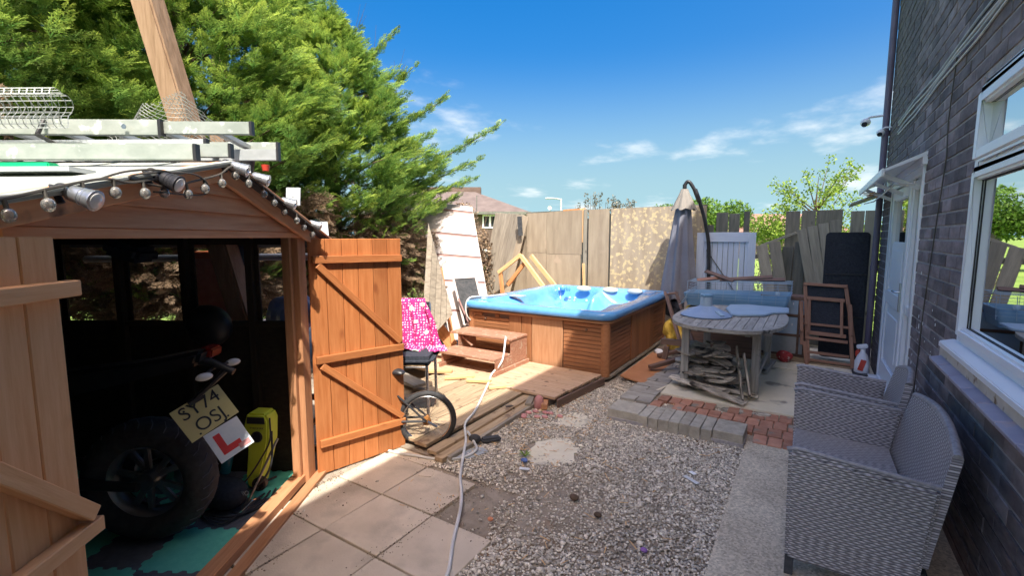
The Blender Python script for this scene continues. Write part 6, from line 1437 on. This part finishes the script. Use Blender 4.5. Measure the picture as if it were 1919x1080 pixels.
def conifer(loc, H, prof, nb, lab, seed, fsize=.20, per=26, zmin=1.2):
    r = np.random.default_rng(seed); t = thing('conifer_tree', loc, lab, 'tree', 'conifers behind the shed'); L_ = np.array(loc)
    zs = [p[0] for p in prof]; rs = [p[1] for p in prof]
    pos = []; dr_ = []; sz_ = []; tn = []; limbs = MB()
    dpos = []; ddir = []; dsz = []; dtn = []
    MB().tube([V(loc), V(loc)+V((.05, .03, H*.5)), V(loc)+V((0, 0, H*.97))], [.16, .10, .02], 9).build('trunk', 'bark', t, smooth=True)
    for b in range(nb):
        z0 = zmin-.5+(H-zmin+.4)*((b+.5)/nb)**1.05; a = b*2.399+r.uniform(-.4, .4); out = np.array([math.cos(a), math.sin(a), 0])
        tc_ = norm((CAMP-L_)*np.array([1, 1, 0])); front = out@tc_
        if front < -.45: continue
        rise = r.uniform(.25, .75); R_ = np.interp(z0+.3, zs, rs)*r.uniform(.72, 1.12)
        if R_ < .1: continue
        base = L_+np.array([0, 0, z0-R_*rise*.5]); tipp = L_+out*R_+np.array([0, 0, z0+R_*rise*.35])
        mid = (base+tipp)/2+np.array([0, 0, .06*R_])
        if b % 3 == 0: limbs.tube([base, mid, base+(tipp-base)*.9], [.018+.006*R_, .012, .004], 5, False)
        bd = norm(tipp-base); side = np.cross(bd, [0, 0, 1.]); side = norm(side)
        low = z0 < zmin+.45
        ct = r.uniform(.55, 1.25)*(.8 if z0 < 2.2 else 1)
        m = int(per*(.45+.6*R_))
        for k in range(m):
            f = r.uniform(.42, 1.03)**.8; w_ = (1.12-f)*.50*R_+.05; s = r.uniform(-1, 1)
            p = base*(1-f)**2+2*mid*f*(1-f)+tipp*f*f if f <= 1 else tipp
            d = bd*(.9)+side*s*.9+np.array([0, 0, r.uniform(-.15, .45)]); p = p+side*s*w_*.8+r.normal(0, .035, 3)
            inner = (.8-f)*2
            if low or (inner > .55 and r.random() < .7):
                dpos.append(p-np.array([0, 0, r.uniform(0, .25)])); ddir.append(d+np.array([0, 0, -.7])); dsz.append(fsize*r.uniform(.8, 1.3)); dtn.append(r.uniform(.1, 1.))
                if low and r.random() < .75: continue
            if post_gap(p): continue
            pos.append(p); dr_.append(d); sz_.append(fsize*r.uniform(.7, 1.35)); tn.append(ct*r.uniform(.6, 1.15)*(.35+.75*min(1, f)))
    stuff(limbs.build('limbs', 'bark', t))
    v, f, tt = place_fronds(pos, dr_, sz_, np.array(tn), .55); npmesh('crown', v, f, 'conifer_leaf', t, tt, loc)
    if dpos: v, f, tt = place_fronds(dpos, ddir, dsz, np.array(dtn), 1.); npmesh('dead_twigs', v, f, 'dead_leaf', t, tt, loc)
    return t
conifer((-5.45, 4.05, 0), 4.6, [(.8, .9), (1.5, 1.05), (2.0, 1.30), (2.6, 1.38), (3.1, 1.12), (3.6, .85), (4.0, .6), (4.4, .32), (4.6, .1)], 360, 'bright green feathery conifer whose branches reach furthest right over the white panel', 3, .20, 34)
conifer((-5.30, 2.25, 0), 5.8, [(1, .9), (1.8, 1.2), (2.4, 1.5), (3.2, 1.35), (4.0, .98), (4.6, .6), (5.8, .1)], 350, 'dense green conifer rising behind the timber post and shed roof', 5, .19, 32, 1.5)
conifer((-5.15, .45, 0), 6.2, [(1, .8), (1.8, 1.0), (2.4, 1.35), (3.2, 1.55), (4.2, 1.4), (5.2, .9), (6.2, .2)], 330, 'green conifer at the left edge above the roll of wire netting', 8, .17, 30, 1.7)
conifer((-6.6, 3.3, 0), 6.6, [(1, 1.3), (2.4, 1.6), (4.2, 1.5), (5.5, .9), (6.6, .2)], 160, 'darker conifer standing back between the other conifers', 11, .28, 30, 1.3)
conifer((-6.5, 1.2, 0), 6.6, [(1, 1.3), (2.4, 1.6), (4.2, 1.5), (5.5, .9), (6.6, .2)], 160, 'tall conifer furthest back behind the shed', 13, .28, 30, 1.3)
# outstretched sprays on the right side of the first conifer
sprays = [((-4.9, 5.2, 2.55), (-3.95, 5.95, 3.25)), ((-4.9, 5.1, 2.3), (-4.15, 5.75, 2.75)), ((-4.9, 5.0, 2.1), (-4.25, 5.7, 2.45)), ((-5.2, 4.6, 3.3), (-4.75, 5.0, 3.95)), ((-5.2, 4.4, 3.8), (-4.9, 4.8, 4.35)), ((-5.1, 4.8, 3.0), (-4.45, 5.3, 3.55)), ((-4.8, 5.2, 1.95), (-4.45, 5.55, 2.2))]
ap = thing('conifer_branch', (-5.3, 5.3, 0), 'thin outreaching conifer at the right end of the hedge, its sprays against blue sky', 'tree', 'conifers behind the shed')
pos = []; dd = []; ss = []; tn = []; lm_ = MB()
lm_.tube([(-5.3, 5.2, 0), (-5.2, 5.1, 1.6), (-5.15, 4.95, 2.8), (-5.2, 4.6, 3.9)], [.07, .05, .03, .01], 7)
for a, b in sprays:
    a = np.array(a); b = np.array(b); lm_.tube([tuple(a-np.array([.3, .1, .3])), tuple(a), tuple(b)], [.014, .010, .003], 5, False); d = norm(b-a); side = norm(np.cross(d, [0, 0, 1.])); ln = np.linalg.norm(b-a)
    for k in range(int(64*ln)):
        f = rng.uniform(-.2, 1); s = rng.choice([-1, 1]); pos.append(a+(b-a)*f+rng.normal(0, .02, 3)); dd.append(d+side*s*.6+np.array([0, 0, rng.uniform(-.1, .6)])); ss.append(.19*(1.25-.65*f)*rng.uniform(.7, 1.2)); tn.append(rng.uniform(.4, 1.1))
stuff(lm_.build('limbs', 'bark', ap)); v, f, tt = place_fronds(pos, dd, ss, np.array(tn), .8); npmesh('crown', v, f, 'conifer_leaf', ap, tt, (-5.3, 5.3, 0))
bare = MB()
for c in ((-5.0, 4.85, 3.75), (-5.15, 4.6, 4.0), (-5.3, 4.4, 4.2)):
    for k in range(4): a = V(c); b = a+V((random.uniform(-.05, .2), random.uniform(-.05, .15), random.uniform(.2, .5))); bare.tube([a, (a+b)/2+V((.02, 0, 0)), b], [.003, .002, .001], 4, False)
bare.build('bare_twigs', 'bark', ap)

def leafy(name, loc, lab, cat, mat, clusters, nleaf, leaf, trunk=None, group=None, droop=0., limbs=None):
    t = thing(name, loc, lab, cat, group); pos = []; L_ = np.array(loc)
    for c, r_, wgt in clusters:
        n = int(nleaf*wgt); d = norm(rng.normal(size=(n, 3))); rad = np.array(r_)*(rng.random((n, 1))**.45)
        pos.append(np.array(c)+d*rad)
    p = np.concatenate(pos)+L_; n = len(p); RM = rotmats(n)
    q = np.array([[0, 0, 0], [.5, -.32, .05], [1, 0, 0], [.5, .32, .05]])*leaf
    v = (q[None]*rng.uniform(.6, 1.3, (n, 1, 1)))@RM.transpose(0, 2, 1)+p[:, None]
    tip = np.repeat(np.clip(rng.normal(.5, .3, n), 0, 1), 4)
    npmesh('crown' if cat == 'tree' else 'foliage', v.reshape(-1, 3), np.arange(n*4).reshape(-1, 4), mat, t, tip, loc)
    if trunk or limbs:
        mb = MB()
        if trunk: mb.tube([V(loc)+V(a) for a in trunk[0]], trunk[1], 8)
        for l in limbs or []: mb.tube([V(loc)+V(a) for a in l[0]], l[1], 5, False)
        mb.build('trunk', 'bark', t, smooth=True)
    return t
# young tree seen over the fence
cl = []; lb2 = []; rr_ = random.Random(4)
for k in range(34):
    z0 = rr_.uniform(1.2, 2.5); a = rr_.uniform(0, 6.28); l = rr_.uniform(.7, 1.35)*(1.12-(z0-1.2)*.35); e_ = (l*math.cos(a), l*math.sin(a), z0+rr_.uniform(.35, .95)*(1.3 if l < .8 else .8))
    lb2.append(([(0, 0, z0-.2), (e_[0]*.5, e_[1]*.5, z0+(e_[2]-z0)*.35), e_], [.018, .010, .003]))
    for q in (.45, .65, .82, 1.0): cl.append(((e_[0]*q+rr_.uniform(-.05, .05), e_[1]*q, z0+(e_[2]-z0)*q**1.5), (.15, .15, .15), 1))
leafy('young_tree', (.05, 13.3, 0), 'slender young tree with sparse fresh lime leaves above the grey fence', 'tree', 'young_leaf', cl, 34, .065, (((0, 0, 0), (.03, 0, 1.5), (0, 0, 2.4), (.02, 0, 3.0)), [.06, .05, .02, .004]), None, 0, lb2)
leafy('bright_bush', (-.95, 13.6, 0), 'lime green bush showing through the gap in the board fence', 'bush', 'young_leaf', [((0, 0, 1.75), (.48, .4, .45), 1), ((.25, 0, 1.2), (.5, .4, .5), .8), ((.5, 0, .5), (.6, .4, .4), .7)], 1500, .07)
leafy('green_bush', (1.15, 13.9, 0), 'yellow green bush just left of the porch canopy beyond the fence', 'bush', 'young_leaf', [((0, 0, 1.5), (.6, .4, .5), 1), ((-.3, 0, 1.0), (.6, .4, .5), .8)], 1500, .07)
leafy('twiggy_bush', (-.75, 10.2, 0), 'pale bare twiggy bush low in the gap of the board fence', 'bush', 'bush_leaf', [((0, 0, .9), (.35, .25, .5), 1)], 700, .04, None, None, 0, [([(0, 0, 0), (rr_.uniform(-.3, .3), 0, .8), (rr_.uniform(-.5, .5), rr_.uniform(-.2, .2), 1.5)], [.01, .006, .002]) for _ in range(16)])
bl2 = []; bc = []
for k in range(22):
    a = rr_.uniform(-1.15, .55); h = 2.72-.28*abs(a+.5)-rr_.uniform(0, .25)+(.12 if -1 < a < -.7 else 0); bl2.append(([(a*.4, 0, 0), (a*.8, 0, 1.4), (a+rr_.uniform(-.05, .12), rr_.uniform(-.2, .2), h)], [.02, .012, .004]))
    for q in (1, .93, .86, .8, .74): bc.append(((a*(.8+.2*q)+.03, rr_.uniform(-.1, .1), h*q+.02), (.05, .08, .10), .8))
leafy('grey_bush', (-4.35, 11.9, 0), 'grey brown upright shrub peeking over the plywood fence', 'bush', 'bush_leaf', bc, 24, .055, None, None, 0, bl2)
for i, (px_, sc2, lab) in enumerate((((-8.2, 31.5), 1.0, 'rounded green tree far left of the parasol top'), ((-5.9, 32.2), 1.15, 'rounded green tree right behind the parasol pole'), ((-6.3, 49, ), 1.5, 'far rounded tree between parasol and young tree'))):
    leafy('distant_tree', (*px_, 0), lab+', beyond the fence', 'tree', 'tree_leaf', [((0, 0, 2.7*sc2**.6), (1.2*sc2, 1.2*sc2, 1.05*sc2), 1), ((.6*sc2, 0, 2.2), (.8*sc2, 1, .9*sc2), .5), ((-.7*sc2, 0, 2.2), (.8, 1, .8), .5)], 2600, .16*sc2, (((0, 0, 0), (0, 0, 2.6)), [.15, .08]), 'trees beyond the fence')
# dry shrub by the leaning fence
leafy('dry_shrub', (-5.55, 7.4, 0), 'dry straw coloured bush between the white panel and the fence', 'bush', 'dead_leaf', [((0, 0, .7), (.4, .4, .6), 1), ((.1, 0, 1.3), (.25, .3, .5), .6), ((-.2, -.1, 1.9), (.3, .3, .4), .5)], 1800, .06, None, None, 0, [([(0, 0, 0), (rr_.uniform(-.3, .3), 0, 1.0), (rr_.uniform(-.4, .4), rr_.uniform(-.3, .3), 2.1)], [.012, .008, .002]) for _ in range(22)])
# brown dead growth at the foot of the conifer beside the open door
cl3 = [((0, 0, .5), (.5, .5, .5), 1), ((0, .1, 1.1), (.45, .45, .5), 1), ((.05, .1, 1.6), (.4, .4, .4), .8), ((.05, .75, .6), (.45, .45, .6), 1), ((-.1, .8, 1.3), (.4, .45, .5), 1)]
dp2 = []; 
for c, r_, wgt in cl3:
    for k in range(int(420*wgt)): d = norm(rng.normal(size=3)); dp2.append(np.array((-4.75, 4.2, 0))+np.array(c)+d*np.array(r_)*rng.random()**.4)
ds = thing('dead_conifer_growth', (-4.75, 4.2, 0), 'brown dry conifer undergrowth between the open shed door and the white panel', 'bush')
v, f, tt = place_fronds(dp2, norm(rng.normal(size=(len(dp2), 3))), np.full(len(dp2), .17), rng.uniform(.1, 1, len(dp2)), 1.); npmesh('foliage', v, f, 'dead_leaf', ds, tt, (-4.75, 4.2, 0))

# ================= BUILDINGS BEYOND =================
RX = V((.845, .535, 0)).normalized(); FX = V((-.535, .845, 0)).normalized()
def bb(c, a, d_, z): p = V(c)+RX*a+FX*d_; return (p.x, p.y, z)
hc = (-15.5, 26.1, 0); h1 = thing('brick_bungalow', hc, 'brown brick house with shallow tiled roof beyond the fence at the left', 'house')
MB().prism([bb(hc, -11, 0, -.09), bb(hc, -.1, 0, -.09), bb(hc, -.1, 8, -.09), bb(hc, -11, 8, -.09)], (0, 0, 3.2)).build('wall', 'house_brick', h1)
e0, e1, e2, e3 = bb(hc, -11.4, -.4, 3.14), bb(hc, .35, -.4, 3.14), bb(hc, .35, 8.4, 3.14), bb(hc, -11.4, 8.4, 3.14); r0, r1 = bb(hc, -8, 4, 4.95), bb(hc, -3.9, 4, 4.95)
MB().add([e0, e1, e2, e3, r0, r1], [(0, 1, 5, 4), (1, 2, 5), (2, 3, 4, 5), (3, 0, 4), (0, 3, 2, 1)]).build('roof', 'roof_tile', h1)
MB().prism([bb(hc, -7.5, 3.6, 4.4), bb(hc, -3.1, 3.6, 4.4), bb(hc, -3.1, 4.4, 4.4), bb(hc, -7.5, 4.4, 4.4)], (0, 0, .72)).build('ridge_wall', 'house_brick', h1)
MB().obox(bb(hc, -11.4, -.42, 3.10), bb(hc, .35, -.42, 3.10), .06, .16).build('gutter', 'fence_dark', h1)
for a0, z0_, w2, h2 in ((-2.75, 2.15, .95, .85), (-2.9, .25, .55, .55)):
    f_ = MB().prism([bb(hc, a0, -.06, z0_), bb(hc, a0+w2, -.06, z0_), bb(hc, a0+w2, -.06, z0_+h2), bb(hc, a0, -.06, z0_+h2)], FX*.1).build('window', 'white_far', h1)
    for s in (0, 1): MB().prism([bb(hc, a0+.08+s*w2*.48, -.07, z0_+.1), bb(hc, a0+.08+s*w2*.48+w2*.36, -.07, z0_+.1), bb(hc, a0+.08+s*w2*.48+w2*.36, -.07, z0_+h2-.1), bb(hc, a0+.08+s*w2*.48, -.07, z0_+h2-.1)], FX*.05).build('pane', 'glass_dark', f_)
MB().tube([bb(hc, -3.1, -.2, 2.9), bb(hc, -3.1, -.2, 4.2)], .025, 6).build('aerial', 'fence_dark', h1)
h2c = (-7.6, 46.5, 0); h2 = thing('low_red_building', h2c, 'long low reddish roofed building in the distance behind the white gate', 'building')
MB().prism([bb(h2c, 0, 0, -.09), bb(h2c, 12, 0, -.09), bb(h2c, 12, 7, -.09), bb(h2c, 0, 7, -.09)], (0, 0, 2.1)).build('wall', 'house_brick', h2)
MB().prism([bb(h2c, -.4, -.4, 2.0), bb(h2c, 12.4, -.4, 2.0), bb(h2c, 12.4, 3.5, 3.75), bb(h2c, -.4, 3.5, 3.75)], (0, 0, .1)).build('roof', 'far_red', h2)
MB().prism([bb(h2c, -.4, 7.4, 2.0), bb(h2c, 12.4, 7.4, 2.0), bb(h2c, 12.4, 3.5, 3.75), bb(h2c, -.4, 3.5, 3.75)], (0, 0, .1)).build('roof', 'far_red', h2)
lc_ = (-10.9, 21.9, 0); lp2 = thing('street_lamp', lc_, 'grey street lamp with an arm to the left above the plywood fence', 'street lamp')
MB().tube([lc_, (-10.9, 21.9, 3.55)], [.07, .05], 8).build('pole', 'grey_pale', lp2, smooth=True)
MB().tube([(-10.9, 21.9, 3.5), (-11.2, 21.75, 3.56), (-11.45, 21.6, 3.56)], .035, 8).build('arm', 'grey_pale', lp2, smooth=True)
MB().obox((-11.2, 21.72, 3.56), (-11.6, 21.5, 3.56), .16, .08).build('lamp_head', 'grey_pale', lp2, bevel=.02)
sd_ = thing('satellite_dish', (-11.3, 20.5, 0), 'small round satellite dish on a pole below the street lamp', 'satellite dish')
MB().tube([(-11.2, 21.3, 0), (-11.2, 21.3, 3.0)], .02, 6).build('pole', 'grey_pale', sd_); MB().lathe((-11.2, 21.25, 3.05), [(.11, .03), (.07, .01), (.01, 0)], 20, (.4, -.9, .2), False).build('dish', 'grey_pale', sd_, smooth=True)
